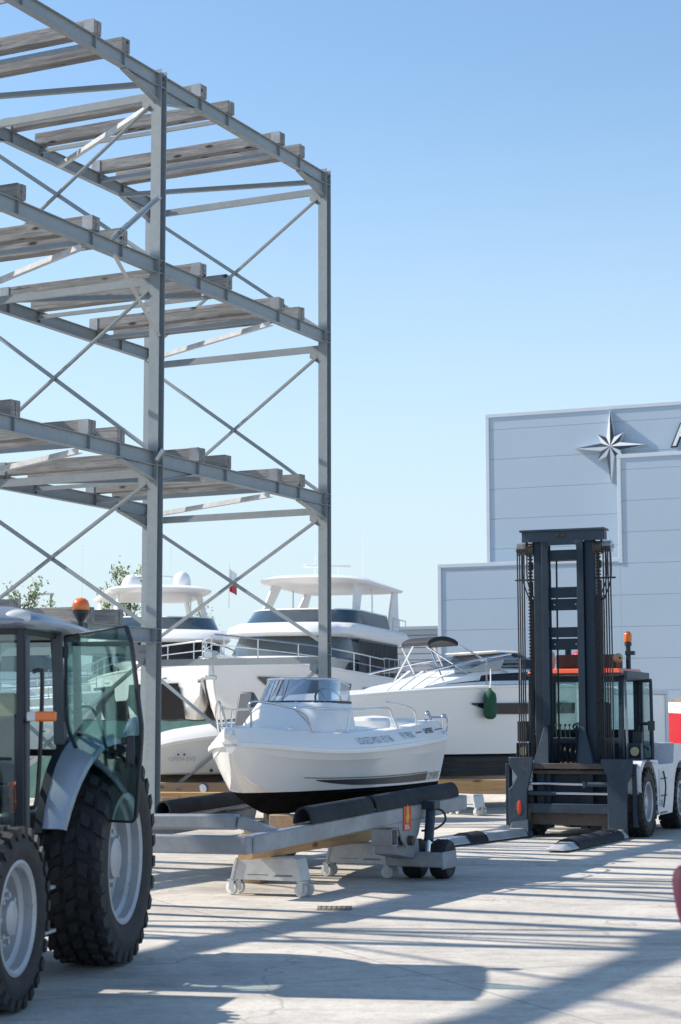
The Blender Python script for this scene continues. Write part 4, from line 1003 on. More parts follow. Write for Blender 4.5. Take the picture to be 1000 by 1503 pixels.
# driver's place
st = MB().bx(-2.1, -1.6, -.45, .03, 1.22, 1.38).bx(-2.15, -2.0, -.45, .03, 1.38, 1.95).build('driver_seat', 'blue_cloth', fk, 30, .05)
MB().bx(-2.13, -2.02, -.33, -.09, 1.97, 2.14).build('headrest', 'blue_cloth', st, 30, .04)
MB().hexa([(-1.25, -.86, 1.06), (-1.02, -.86, 1.06), (-1.02, .38, 1.06), (-1.25, .38, 1.06), (-1.18, -.86, 1.42), (-1.02, -.86, 1.40), (-1.02, .38, 1.40), (-1.18, .38, 1.42)]).build('dashboard', 'grey_trim', fk, 30, .02)
m = MB()
for i in range(4): m.cyl((-1.45, -.66+.07*i, 1.35), (-1.42, -.66+.07*i, 1.58), .008, n=6).ball((-1.42, -.66+.07*i, 1.60), .022, 8)
m.bx(-1.9, -1.35, -.82, -.46, 1.06, 1.36)
m.build('lever_console', 'seat', fk, 30)
m = MB(); c0 = V((-1.38, -.20, 1.56)); tv = V((-.4, 0, .9)).normalized(); d_, a_, b_ = frame(tv)
m.tube([c0 + (a_*cos(2*pi*k/20)+b_*sin(2*pi*k/20))*.18 for k in range(21)], .014, 8).cyl(c0, c0-tv*.3, .03)
for k in range(3): m.cyl(c0, c0 + (a_*cos(2*pi*k/3)+b_*sin(2*pi*k/3))*.18, .010, n=6)
m.build('steering_wheel', 'dark_trim', fk, 40)
# mirrors, lamp, hoses under the cab
MB().bx(-.86, -.80, .66, .80, 1.16, 1.50).tube([(-.90, .60, 1.10), (-.86, .68, 1.16)], .014).build('mirror', 'dark_trim', fk, 30, .02)
MB().bx(-.52, -.46, -.99, -.83, 1.36, 1.66).tube([(-.50, -.9, 1.0), (-.50, -.9, 1.36)], .014).build('mirror', 'dark_trim', fk, 30, .02)
for y0 in (.74, -.94):
    m = MB().bx(-.70, -.56, y0-.10, y0+.10, .98, 1.12).bx(-.70, -.66, y0-.10, y0+.10, 1.12, 1.34).bx(-.70, -.56, y0-.10, y0-.085, 1.12, 1.34).bx(-.70, -.56, y0+.085, y0+.10, 1.12, 1.34)
    m.build('lamp_guard', 'mast_face', fk, 30, .004)
    MB().cyl((-.66, y0, 1.22), (-.57, y0, 1.22), .065).build('headlamp', 'seat', fk, 40)
MB().bar((-.9, .56, 1.10), (-1.0, .52, 2.30), .03, .03, (1, 0, 0)).build('grab_bar', 'galv', fk, 30)
m = MB()
for i in range(5):
    y = MY-.15+.08*i
    m.tube(catmull([(-.95, y-.10, 1.30), (-.70, y-.06, 1.26-.02*i), (-.58, y, 1.12), (-.56, y+.05, .9), (-.54, y+.04, .6)], 6), .018, 8)
m.build('hose_bundle', 'rubber', fk, 40)
MB().bx(-.98, -.80, MY-.24, MY+.24, .62, 1.06).cyl((-.80, MY-.08, .96), (-.70, MY-.08, .96), .06).cyl((-.80, MY+.12, 1.0), (-.68, MY+.14, 1.02), .04).build('valve_block', 'grime', fk, 30, .01)
# ---------------------------------------------------------------- warehouse with the compass star
E_ = V((.923, -.385, 0)).normalized(); NB_ = V((.385, .923, 0)).normalized()    # along the wall; away from us
wh = thing('warehouse', 'large blue-grey clad warehouse with a stepped pale-edged facade behind the forklift', 'warehouse', (3.30, 62.0, 0))
wh.rotation_euler = (0, 0, atan2(E_.y, E_.x))
# local x along the wall, local -y towards the yard
def clad(name, x0, x1, y, z0, z1, seam, off, parent):
    m = MB(); z = z0
    while z < z1-.01:
        zz = min(z1, (math.floor((z-off)/seam+1e-4)+1)*seam+off)
        m.bx(x0, x1, y, y+.10, z+.007, zz-.007); m.bx(x0+.002, x1-.002, y+.012, y+.09, zz-.007, zz+.007)
        z = zz
    return m.build(name, 'panel', parent, 0, .004, segs=1)
clad('front_panelling', .02, 6.33, 0, .0, 6.90, 1.03, .60, wh)
clad('front_panelling', 6.332, 34, 0, 0, 10.30, 1.03, .60, wh)
clad('rear_panelling', 1.49, 34, .95, 6.2, 12.10, 1.03, .30, wh)
m = MB(); tr_ = .13
def trimh(m, x0, x1, z, y, d=.30): m.bx(x0, x1, y-.035, y+d, z-tr_, z)
def trimv(m, x, z0, z1, y, d=.30): m.bx(x, x+tr_, y-.032, y+d, z0, z1)
trimh(m, 0, 6.33, 6.98, 0); trimv(m, 0, 0, 6.849, 0); trimh(m, 6.28, 34, 10.38, 0); trimv(m, 6.28, 6.80, 10.249, 0)
trimh(m, 1.45, 34, 12.19, .95); trimv(m, 1.45, 6.4, 12.059, .95)
m.build('parapet_trim', 'trim', wh, 0, .01)
m = MB().bx(.05, 34, .12, .90, 0, 6.8).bx(6.4, 34, .12, .90, 6.82, 10.22).bx(1.5, 34, 1.07, 22, 0, 12.0)
m.build('building_core', 'panel', wh, 0)
m = MB()
cx, cz, cy = 0, 0, .90
pts = []
o = at(899, 657, 60.6)
st = thing('star_emblem', 'faceted white and navy compass star fixed on the warehouse wall', 'wall sign')
lx = (o - V((3.30, 62, 0))).dot(E_)
base = V((3.30, 62, 0)) + E_*lx + NB_*.947; base.z = o.z
st.location = base; st.rotation_euler = (0, 0, atan2(E_.y, E_.x))
D_ = -.27
outl = []
for i in range(8):
    a = pi/4*i; r_ = 1.22 if i % 2 == 0 else .62
    outl.append(V((r_*cos(a), 0, r_*sin(a))))
    outl.append(V((.34*cos(a+pi/8), 0, .34*sin(a+pi/8))))
n = len(outl); dz = V((0, D_, 0)); apex = V((0, D_-.035, 0))
sm = MB()
for i in range(n):
    a, b = outl[i], outl[(i+1) % n]; sm.add([a, b, b+dz, a+dz], [(0, 1, 2, 3)])
sm.build('star_edge', 'trim', st, 0)
lf, dfc = MB(), MB()
for i in range(0, n, 2):       # each point is white on one side of its ridge and navy on the other
    pts = (apex, outl[i]+dz, outl[(i+1) % n]+dz); lf.add(pts, [(0, 1, 2)])
    pts = (apex, outl[i]+dz, outl[i-1]+dz); dfc.add(pts, [(0, 1, 2)])
lf.build('light_facet', 'sign_white', st, 0); dfc.build('dark_facet', 'navy', st, 0)
lt = thing('wall_letter', 'slanted white letter with a navy edge on the warehouse wall beside the star', 'wall sign')
o = at(995, 639, 59.6)
lx = (o - V((3.30, 62, 0))).dot(E_)
b2 = V((3.30, 62, 0)) + E_*lx + NB_*.93; b2.z = o.z
lt.location = b2; lt.rotation_euler = (0, 0, atan2(E_.y, E_.x))
def extr(body, size, shear, off, y0, d, mname, name):
    cu = bpy.data.curves.new(name, 'FONT'); cu.body = body; cu.size = size; cu.shear = shear; cu.offset = off; cu.extrude = d/2
    to = bpy.data.objects.new(name, cu); COL.objects.link(to); bpy.context.view_layer.update()
    me = bpy.data.meshes.new_from_object(to.evaluated_get(bpy.context.evaluated_depsgraph_get()))
    bpy.data.objects.remove(to); bpy.data.curves.remove(cu)
    for v in me.vertices: v.co = V((v.co.x-.25, y0-v.co.z, v.co.y-.33))
    me.materials.clear(); me.materials.append(M[mname])
    q = bpy.data.objects.new(name, me); COL.objects.link(q); q.parent = lt
extr('P', 1.02, .42, .055, -.05, .08, 'navy', 'letter_edge')
extr('P', 1.02, .42, .006, -.10, .03, 'sign_white', 'letter_face')

b2 = thing('grey_shed', 'low grey shed with horizontal ribbed cladding behind the yachts', 'shed', (1.2, 78, 0))
b2.rotation_euler = (0, 0, atan2(E_.y, E_.x))
m = MB()
for i in range(21): m.bx(-4.0, 9, -.02, .25, .1+i*.26, .1+i*.26+.22)
m.bx(-3.99, 8.9, .05, 9, 0, 5.5)
m.build('cladding', 'panel2', b2, 0, .01)
MB().bx(-4.1, 9.2, -.1, 9.2, 5.52, 5.66).build('roof', 'panel2', b2, 0, .01)

# ---------------------------------------------------------------- big yachts on the hard
def gen_hull(root, L, hb, zk, zd, top='cream_gel', wl=None, n=16, flare=.12, name='hull', stem=.14, sheer=.18):
    """bow at local x=L; returns the side function"""
    m = MB(); rings = []
    def half_y(t): return hb*(1-max(0, (t-.45)/.55)**2.3)*(1-.06*max(0, (.25-t)/.25))
    def zdeck(t): return zd + sheer*max(0, t)**2
    for i in range(n+1):
        t = 1-(1-i/n)**1.25
        y = max(.03, half_y(t)); zt = zdeck(t); kk = zk + (zd-zk)*.75*max(0, (t-.78)/.22)**1.6
        zc = zk + (zd-zk)*(.28+.40*max(0, (t-.5)/.5)**1.6); zc = max(zc, kk+.01)
        yc = y*(.90-.45*max(0, (t-.5)/.5))
        def X(z): return L*t - stem*(zt-z)*max(0, (t-.6)/.4)**1.5*2.2
        half = [V((X(kk), 0, kk)), V((X(zc), yc, zc-.02)), V((X(zc), yc+.02, zc+.01)), V((X(zc+(zt-zc)*.5), yc+(y-yc)*.62, zc+(zt-zc)*.5)), V((X(zt), y, zt-.06)), V((X(zt), y+.025, zt-.05)), V((X(zt), y+.025, zt-.015)), V((X(zt), y-.02, zt)), V((X(zt), 0, zt+.04))]
        rings.append(half + [V((p.x, -p.y, p.z)) for p in reversed(half[1:-1])])
    m.loft(rings)
    m.build(name, top if isinstance(top, str) else top, root, 35)
    def side(x, z, s=1, off=.015):
        t = x/L; y = max(.03, half_y(t)); zt = zdeck(t)
        kk = zk + (zd-zk)*.75*max(0, (t-.78)/.22)**1.6; zc = max(zk + (zd-zk)*(.28+.40*max(0, (t-.5)/.5)**1.6), kk+.01)
        yc = y*(.90-.45*max(0, (t-.5)/.5)); f = (z-zc)/(zt-zc)
        yy = yc + (y-yc)*(f*1.24 if f < .5 else .62+(f-.5)*.76)
        xx = x - stem*(zt-z)*max(0, (t-.6)/.4)**1.5*2.2
        return V((xx, s*(yy+off), z))
    return side, half_y, zdeck
def hull_window(root, side, poly, s, mname='smoke', name='hull_window', off=.05):
    """poly: list of (x0, z_low, z_high) across the window"""
    vs = []
    for x, a, b in poly: vs += [side(x, a, s, off), side(x, b, s, off)]
    return MB().add(vs, [(2*i, 2*i+1, 2*i+3, 2*i+2) for i in range(len(poly)-1)]).build(name, mname, root, 0, recalc=False)
def house(root, levels, mname, name, nose_n=10, smooth=45, **k):
    """levels: (x_front, x_back, half width, nose length, z)"""
    return MB().loft([plan_ring(*l, n=nose_n) for l in levels]).build(name, mname, root, smooth, **k)
def railing(root, pts, h, r=.018, every=2, lean=0, name='railing', mid=True):
    m = MB(); top = [p + V((0, 0, h)) for p in pts]
    m.tube(top, r, 6)
    if mid: m.tube([p + V((0, 0, h*.5)) for p in pts], r*.6, 5)
    for i in range(0, len(pts), every): m.cyl(pts[i], top[i], r*.8, n=6)
    return m.build(name, 'stainless', root, 50)

def big_yacht(label, bowp, ang, L, hb, zk, zd, hardtop, mirror=1, group='flybridge yachts', win='a'):
    f = V((sin(ang), -cos(ang), 0)); b = V((bowp[0], bowp[1], 0)) - f*L
    y = thing('flybridge_yacht', label, 'yacht', (b.x, b.y, 0), f, group)
    side, hy, zdk_ = gen_hull(y, L, hb, zk, zd, stem=.16, sheer=.35)
    for s in (1, -1):
        if win == 'a':
            hull_window(y, side, [(L*.58, 2.0, 2.62), (L*.70, 2.02, 2.66), (L*.80, 2.10, 2.70), (L*.85, 2.35, 2.71), (L*.90, 2.68, 2.72)], s, 'wedge')
            hull_window(y, side, [(L*.12, 2.0, 2.45), (L*.50, 2.0, 2.55)], s, 'smoke')
        else:
            hull_window(y, side, [(L*.45, 1.75, 2.62), (L*.60, 1.72, 2.62), (L*.80, 1.70, 2.64), (L*.93, 1.72, 2.64), (L*.935, 1.72, 2.64)], s, 'black_glass', off=.06)
            hull_window(y, side, [(L*.60, 2.70, 2.725), (L*.90, 2.76, 2.785)], s, 'text_dark', 'trim_line')
    # saloon: dark glass band under an overhanging brow, then flybridge coaming, screen and hardtop
    z0 = zd+.03
    house(y, [(L*.80, L*.40, hb*.60, L*.20, z0), (L*.74, L*.40, hb*.66, L*.18, z0+.32), (L*.70, L*.40, hb*.74, L*.14, z0+.42)], 'white_gel', 'foredeck_trunk')
    house(y, [(L*.635, L*.14, hb*.80, 1.5, z0+.40), (L*.585, L*.14, hb*.77, 1.4, z0+.98)], 'saloon' if win == 'a' else 'smoke', 'saloon_window')
    house(y, [(L*.47, L*.10, hb*.83, 1.0, z0-.02), (L*.46, L*.10, hb*.815, 1.0, z0+.985)], 'smoke', 'side_glazing')
    for s in (1, -1):
        m = MB()
        for i in range(30):
            xx = L*.11 + i*L*.0115; m.bar((xx, s*(hb*.838), z0), (xx-.02, s*(hb*.822), z0+.97), .035, .02, (0, 1, 0))
        m.bar((L*.11-.03, s*hb*.826, z0+.95), (L*.11+29*L*.0115, s*hb*.826, z0+.95), .03, .05)
        m.build('window_mullion', 'grey_trim', y, 0)
    house(y, [(L*.62, L*.04, hb*.84, 1.6, z0+.98), (L*.63, L*.03, hb*.88, 1.7, z0+1.06), (L*.615, L*.03, hb*.88, 1.6, z0+1.22), (L*.56, L*.03, hb*.84, 1.4, z0+1.36), (L*.52, L*.04, hb*.80, 1.3, z0+1.39)], 'white_gel', 'flybridge_brow')
    MB().loft([plan_ring(L*.525, L*.16, hb*.80, 1.3, z0+1.385), plan_ring(L*.475, L*.17, hb*.77, 1.2, z0+1.76)], True, False).build('flybridge_screen', 'pane_blue', y, 45)
    MB().loft([plan_ring(L*.476, L*.17, hb*.772, 1.2, z0+1.755), plan_ring(L*.472, L*.17, hb*.765, 1.2, z0+1.79)], True, False).build('screen_coaming', 'white_gel', y, 45)
    ht = house(y, [(L*.40, L*.06, hb*.50, 1.5, z0+2.50), (L*.455, L*.02, hb*.76, 1.7, z0+2.56), (L*.46, L*.015, hb*.78, 1.7, z0+2.63), (L*.42, L*.03, hb*.70, 1.6, z0+2.74), (L*.30, L*.06, hb*.4, 1.2, z0+2.79)], 'white_gel', 'hardtop')
    for s in (1, -1):
        m = MB(); m.hexa([(L*.41, s*hb*.70, z0+1.5), (L*.37, s*hb*.70, z0+1.5), (L*.37, s*hb*.66, z0+1.5), (L*.41, s*hb*.66, z0+1.5), (L*.35, s*hb*.62, z0+2.56), (L*.29, s*hb*.62, z0+2.56), (L*.29, s*hb*.58, z0+2.56), (L*.35, s*hb*.58, z0+2.56)]).build('front_strut', 'white_gel', y, 30, .02)
        m = MB().hexa([(L*.16, s*hb*.78, z0+1.4), (L*.06, s*hb*.78, z0+1.4), (L*.06, s*hb*.74, z0+1.4), (L*.16, s*hb*.74, z0+1.4), (L*.06, s*hb*.70, z0+2.58), (L*.02, s*hb*.70, z0+2.58), (L*.02, s*hb*.66, z0+2.58), (L*.06, s*hb*.66, z0+2.58)]).build('rear_strut', 'white_gel', y, 30, .02)
    for s in (1, -1): MB().cyl((L*.2, s*hb*.6, z0+1.4), (L*.2, s*hb*.6, z0+2.58), .022).build('hardtop_pole', 'stainless', y, 40)
    dome = MB()
    for xx, yy, r_ in hardtop: dome.lathe([(r_*.9, 0), (r_, .04), (r_, r_*.9), (r_*.82, r_*1.45), (r_*.45, r_*1.8), (.001, r_*1.9)], (L*xx, yy, z0+2.76), (0, 0, 1), 18)
    dome.cyl((L*.24, 0, z0+2.74), (L*.24, 0, z0+3.05), .06).build('radar_dome', 'white_gel', y, 50)
    MB().box((L*.24, 0, z0+3.08), (.16, .16, .12)).box((L*.24, 0, z0+3.16), (.10, 1.35, .07), Matrix.Rotation(.5, 3, 'Z')).build('radar_bar', 'white_gel', y, 30, .02)
    m = MB()
    for xx, yy, hh in ((.14, .7, 1.5), (.18, -.6, .9), (.10, -.2, .7)): m.cyl((L*xx, yy, z0+2.7), (L*xx-.1, yy, z0+2.7+hh), .010, n=5)
    m.build('aerial', 'white_gel', y, 40)
    for s in (1, -1):
        pts = [side(L*t, zdk_(t), s, -.12) for t in (.30, .36, .42, .48, .54, .60, .66, .72, .78, .84, .89, .93, .965, .985)]
        for q, t in zip(pts, (.30, .36, .42, .48, .54, .60, .66, .72, .78, .84, .89, .93, .965, .985)): q.z = zdk_(t)
        railing(y, pts, .48, .02, 2, name='bow_railing')
        pts = [V((L*t, s*hb*.83, z0+1.3)) for t in (.03, .06, .09, .12, .15)]
        railing(y, pts, .42, .016, 2, name='aft_railing')
        pts = [V((L*t, s*hb*.93, zd)) for t in (.0, .05, .10, .15, .20, .25, .30)]
        railing(y, pts, .55, .016, 1, name='side_railing')
    MB().bx(-1.0, .1, -hb*.85, hb*.85, zk+.55, zk+.68).build('bathing_platform', 'cream_gel', y, 30, .03)
    MB().bx(L*.985, L+.25, -.10, .10, zdk_(1)-.10, zdk_(1)+.08).bx(L+.02, L+.09, -.04, .04, zdk_(1)-.5, zdk_(1)-.1).bx(L-.02, L+.08, -.14, .14, zdk_(1)-.58, zdk_(1)-.48).build('anchor', 'stainless', y, 30, .02)
    m = MB()
    for t in (.15, .40, .65):
        for s in (-1, 1): m.bar((L*t, s*hb*.9, 0), (L*t, s*hb*.5, zk+.5), .10, .10, (1, 0, 0))
        m.bx(L*t-.15, L*t+.15, -.25, .25, 0, zk)
    m.build('cradle', 'grime', y, 30)
    return y, side
yb, sb = big_yacht('white flybridge yacht with ribbed dark saloon windows, behind the rack corner column', (-2.97, 42), radians(-15), 13.2, 1.95, .75, 2.85, ((.12, .55, .0001),), win='a')
ya, sa = big_yacht('white flybridge yacht with two round radar domes, left of the other flybridge yacht', (-3.42, 45.5), radians(13), 13.0, 2.0, .75, 2.85, ((.30, .75, .26), (.12, -.5, .30)), win='b')
fg = thing('ensign', 'small red and white flag flying above the yacht hardtop with the domes', 'flag', at(336, 880, 56))
MB().cyl((0, 0, -.25), (0, 0, 1.15), .018, n=6).build('flagstaff', 'white_gel', fg, 40)
fgm = MB(); n = 8
for nm, z0, z1, mm in (('white_cloth', .62, .95, 'white_gel'), ('red_cloth', .25, .62, 'red_gel')):
    vs = []
    for i in range(n+1):
        vs += [(.02+.028*i, .03*sin(i*1.1), z0-.015*i), (.02+.028*i, .03*sin(i*1.1+.4), z1-.02*i)]
    MB().add(vs, [(2*i, 2*i+2, 2*i+3, 2*i+1) for i in range(n)]).build(nm, mm, fg, 50)

# ---------------------------------------------------------------- sports cruiser with the green fender
ca = radians(60)     # its bow points right, slightly away
CB = V((sin(ca), cos(ca), 0))
c0 = at(452, 1030, 35.2)
cr = thing('sports_cruiser', 'white sports cruiser with a black bottom and a green fender on its side', 'cabin cruiser', (c0.x, c0.y, 0), CB)
CL = 7.5
M['cruiser_hull'] = hull_mat('cruiser_gelcoat', 1.04, (.84, .83, .81), (.016, .017, .017))
m = MB(); rings = []
def c_hy(t): return 1.5*(1-max(0, (t-.5)/.5)**2.2)
def c_zd(t): return 2.16 + .20*t + .12*sin(pi*t)
for i in range(21):
    t = i/20; x = CL*t; y = max(.04, c_hy(t)); zt = c_zd(t); kz = .50 + 1.2*max(0, (t-.75)/.25)**1.8
    zc = max(1.03 + .55*max(0, (t-.45)/.55)**1.7, kz+.02); yc = y*(.93-.4*max(0, (t-.5)/.5))
    if t*CL < 1.85: kz = max(kz, .95 - .0*t)
    half = [V((x, 0, kz)), V((x, yc*.5, kz+(zc-kz)*.40)), V((x, yc*.53, kz+(zc-kz)*.50)), V((x, yc*.8, kz+(zc-kz)*.72)), V((x, yc*.82, kz+(zc-kz)*.82)), V((x, yc, zc-.02)), V((x, yc+.03, zc)), V((x, yc+(y-yc)*.6+.02, (zc+zt)/2)), V((x, y, zt-.07)), V((x, y+.03, zt-.06)), V((x, y+.03, zt-.02)), V((x, y-.03, zt)), V((x, 0, zt+.03))]
    rings.append(half + [V((p.x, -p.y, p.z)) for p in reversed(half[1:-1])])
m.loft(rings).build('hull', M['cruiser_hull'], cr, 30)
# dark running bottom with its raked after end
m = MB(); rings = []
for x, k in ((1.95, 1.0), (2.30, .62), (2.6, .50), (4.6, .50), (5.3, .62)):
    rings.append([V((x, -1.36, 1.045)), V((x, -1.28, max(k, .62))), V((x, -.5, k)), V((x, .5, k)), V((x, 1.28, max(k, .62))), V((x, 1.36, 1.045))])
m.loft(rings)
for z, y in ((.98, 1.355), (.86, 1.325), (.74, 1.30)):
    for s in (-1, 1): m.hexa([(2.25, y*s, z-.02), (5.2, y*s, z-.02), (5.2, (y+.035)*s, z-.02), (2.25, (y+.035)*s, z-.02), (2.15, y*s, z+.03), (5.2, y*s, z+.03), (5.2, (y+.012)*s, z+.03), (2.15, (y+.012)*s, z+.03)])
m.build('running_bottom', 'black_gel', cr, 20)
house(cr, [(CL*.90, 1.7, 1.12, 2.2, 2.25), (CL*.885, 2.1, 1.11, 2.1, 2.36), (CL*.87, 2.6, 1.10, 2.1, 2.46), (CL*.80, 3.3, 1.02, 1.9, 2.66), (CL*.72, 3.8, .92, 1.6, 2.74)], 'white_gel', 'coachroof')
for s in (1, -1):
    vs = []; pl = [(2.45, 2.37, 2.38), (2.9, 2.41, 2.50), (3.5, 2.45, 2.58), (4.4, 2.47, 2.635), (5.1, 2.48, 2.63), (5.7, 2.48, 2.56), (6.1, 2.48, 2.485)]
    for x, a, b in pl: vs += [(x, s*1.112, a), (x, s*(1.112-(b-a)*.42), b)]
    MB().add(vs, [(2*i, 2*i+1, 2*i+3, 2*i+2) for i in range(len(pl)-1)]).build('cabin_window', 'smoke', cr, 0, recalc=False)
    # arrow headed hull window
    vs = []
    for x, a, b in ((2.75, 1.985, 2.01), (3.35, 1.80, 2.01), (3.9, 1.80, 2.015), (4.4, 1.81, 2.02), (4.9, 1.815, 2.025), (5.4, 1.82, 2.03)):
        t = x/CL; y = c_hy(t)+.035
        vs += [(x, s*(y-.015), a), (x, s*y, b)]
    MB().add(vs, [(2*i, 2*i+1, 2*i+3, 2*i+2) for i in range(5)]).build('hull_window', 'smoke', cr, 0, recalc=False)
    MB().tube([(2.0, s*1.1, 2.62), (3.2, s*1.08, 2.86), (4.05, s*1.0, 2.99)], .022).build('screen_frame', 'stainless', cr, 40)
    MB().add([(2.1, s*1.095, 2.60), (4.05, s*.985, 2.97), (4.4, s*1.0, 2.74), (3.2, s*1.05, 2.70)], [(0, 1, 2, 3)]).build('side_screen', 'screen_glass', cr, 0)
    pts = [V((x, s*(c_hy(x/CL)-.12), c_zd(x/CL)) ) for x in (3.2, 3.6, 4.0, 4.4, 4.8, 5.2, 5.6, 6.0, 6.3, 6.5)]
    railing(cr, pts, .50, .018, 2, name='guard_rail', mid=False)
house(cr, [(5.5, 3.85, .98, .8, 2.72), (4.65, 3.95, .90, .6, 3.02)], 'smoke', 'windscreen')
MB().loft([plan_ring(4.68, 3.9, .91, .6, 3.01), plan_ring(4.70, 3.75, .92, .6, 3.04), plan_ring(4.6, 3.75, .88, .6, 3.055)]).build('windscreen_cap', 'white_gel', cr, 40)
MB().hexa([(3.05, -1.08, 2.60), (3.75, -1.08, 2.66), (3.75, -.4, 2.66), (3.05, -.4, 2.60), (3.1, -1.02, 2.82), (3.95, -1.0, 2.92), (3.95, -.45, 2.92), (3.1, -.45, 2.82)]).build('rolled_cover', 'canvas_grey', cr, 30, .05)
# folded sunshade over the cockpit
rings = []
for i in range(9):
    a = -1.0+2.0*i/8
    rings.append([V((2.62+.42*sin(a)+q[0], q[1], 3.12+.15*cos(a*1.25)+q[2])) for q in ((0, -.75, -.04), (0, -.75, .05), (0, .25, .05), (0, .25, -.04))])
MB().loft(rings).build('sunshade', 'canvas_black', cr, 40, .02)
for s in (1, -1):
    m = MB(); m.cyl((2.42, .25*s-.25, 3.2), (2.48, 1.05*s, 2.3), .018).cyl((2.25, .45*s-.25, 3.12), (3.2, 1.1*s, 2.45), .016).cyl((3.0, .45*s-.25, 3.16), (3.9, 1.1*s, 2.62), .016)
    m.build('sunshade_frame', 'stainless', cr, 40)
m = MB()
for i in range(4): m.bar((.9+.30*i, -1.3+.05*i, 2.20+.02*i), (1.65+.30*i, -1.05, 2.62), .07, .02)
m.bx(1.0, 2.6, -1.28, -1.14, 2.16, 2.20)
m.build('cockpit_cushion', 'white_gel', cr, 30, .02)
MB().bx(-.55, .02, -1.2, 1.2, 1.15, 1.28).build('bathing_platform', 'cream_gel', cr, 30, .03)
fp = at(722, 1037, 35.2)
fd = thing('fender', 'dark green cloth covered fender hanging on the cruiser side', 'fender')
inv = Matrix.Rotation(-atan2(CB.y, CB.x), 3, 'Z')
lx = 0
for it in range(140):      # slide along the hull until it hangs where it is seen
    lx = it*.05; q = V((c0.x, c0.y, 0)) + CB*lx + V((CB.y, -CB.x, 0))*(c_hy(lx/CL)+.13)
    if q.x/q.y > (716-500)/FPX: break
fd.location = (q.x, q.y, 0)
MB().lathe([(.001, 1.70), (.06, 1.705), (.11, 1.745), (.128, 1.82), (.128, 2.10), (.11, 2.19), (.05, 2.25), (.025, 2.27), (.025, 2.30), (.001, 2.30)], (0, 0, 0), (0, 0, 1), 18).build('fender_body', 'fender', fd, 50)
MB().tube([(0, 0, 2.29), (.02, .06, 2.40), (.03, .14, 2.66)], .012, 6).build('lanyard', 'white_gel', fd, 40)

# timber baulks under the cruiser and one more wheeled stand
cl_y = V((CB.y, -CB.x, 0))
def baulk(label, p, q, z0, z1, w_, mname='fresh_wood', blocks=(), grp='timber baulks under the boats'):
    p, q = V(p), V(q); o = thing('timber_baulk', label, 'timber baulk', (p.x, p.y, 0), ((q-p).x, (q-p).y), grp)
    Ln = (q-p).length
    MB().bx(0, Ln, -w_/2, w_/2, z0, z1).build('baulk', mname, o, 30, .008)
    m = MB()
    for t in blocks: m.bx(Ln*t-.2, Ln*t+.2, -w_/2-.02, w_/2+.02, .0, z0-.004)
    if blocks: m.build('block', 'old_wood', o, 30, .01)
    return o
a_ = at(648, 1160, 34.0); b_ = at(800, 1160, 33.6)
baulk('long pale pine baulk under the black bottom of the cruiser', (a_.x-1.3, a_.y+.2, 0), (b_.x+.8, b_.y, 0), .34, .60, .25, blocks=(.12, .9))
a_ = at(226, 1180, 29.6); b_ = at(345, 1180, 29.2)
cb = baulk('pale pine baulk with notched blocks behind the far trailer pad', (a_.x-.9, a_.y, 0), (b_.x+.2, b_.y, 0), .16, .55, .20, blocks=())
m = MB()
for x in (1.05, 2.0):
    m = MB(); m.hexa([(x, -.16, .16), (x+.36, -.16, .16), (x+.36, -.105, .16), (x, -.105, .16), (x+.05, -.16, .48), (x+.33, -.16, .48), (x+.33, -.105, .48), (x+.05, -.105, .48)])
    m.build('notch_block', 'old_wood', cb, 30, .006)
cb2 = baulk('brown baulk further back under the pale open boat', (a_.x-.6, a_.y+1.3, 0), (b_.x+.9, b_.y+1.2, 0), .42, .66, .2, 'old_wood', blocks=(.1, .9))
s3p = at(683, 1186, 33.0)
s3 = make_stand('small grey wheeled stand with a pink tag under the long pine baulk', 0, -.35, .35)
s3.location = (s3p.x, s3p.y, 0); s3.rotation_euler = (0, 0, atan2(-.6, -.8))
for i, (px, py) in enumerate(((300, 1157), (326, 1154), (333, 1151))):
    p = at(px, py, 30.6 + .2*i)
    r_ = thing('keel_roller', ['blue rimmed white roller lying on the brown baulk, left of the pair', 'lower blue rimmed white roller tucked under the bow', 'upper blue rimmed white roller tucked under the bow'][i], 'roller', (p.x, p.y, p.z))
    MB().lathe([(.03, -.05), (.075, -.05), (.088, -.03), (.088, .03), (.075, .05), (.03, .05)], (0, 0, 0), (.5, 1, .1), 18).build('roller_tyre', 'canvas_blue', r_, 40)
    MB().lathe([(.075, -.052), (.03, -.06), (.001, -.06)], (0, 0, 0), (.5, 1, .1), 18).build('roller_hub', 'white_gel', r_, 40)

# ---------------------------------------------------------------- pale open boat with a blue covered outboard
oa = radians(84); OB = V((sin(oa), cos(oa), 0))
o0 = at(226, 1110, 31.5)
ob = thing('open_boat', 'pale open boat with a blue covered outboard behind the rack column', 'motor boat', (o0.x, o0.y, .62), OB)
OL = 4.6
M['open_hull'] = hull_mat('open_boat_gelcoat', .17, (.66, .66, .65), (.05, .045, .04))
m = MB(); rings = []
for i in range(15):
    t = i/14; x = OL*t; y = max(.05, .95*(1-max(0, (t-.5)/.5)**2.4)*(.93+.07*min(1, t/.2)))
    zt = .62*1 + .18*min(1, t/.25)**.7 + .05*t; kz = .5*max(0, (t-.75)/.25)**1.8; zc = max(.20+.25*max(0, (t-.5)/.5)**1.6, kz+.02)
    half = [V((x, 0, kz)), V((x, y*.84, zc-.03)), V((x, y*.88, zc)), V((x, y*.97, zt-.03)), V((x, y, zt)), V((x, y+.02, zt+.02)), V((x, y, zt+.04)), V((x, y-.12, zt+.14)), V((x, y-.2, zt+.17)), V((x, 0, zt+.17))]
    rings.append(half + [V((p.x, -p.y, p.z)) for p in reversed(half[1:-1])])
m.loft(rings).build('hull', M['open_hull'], ob, 32)
rings = []
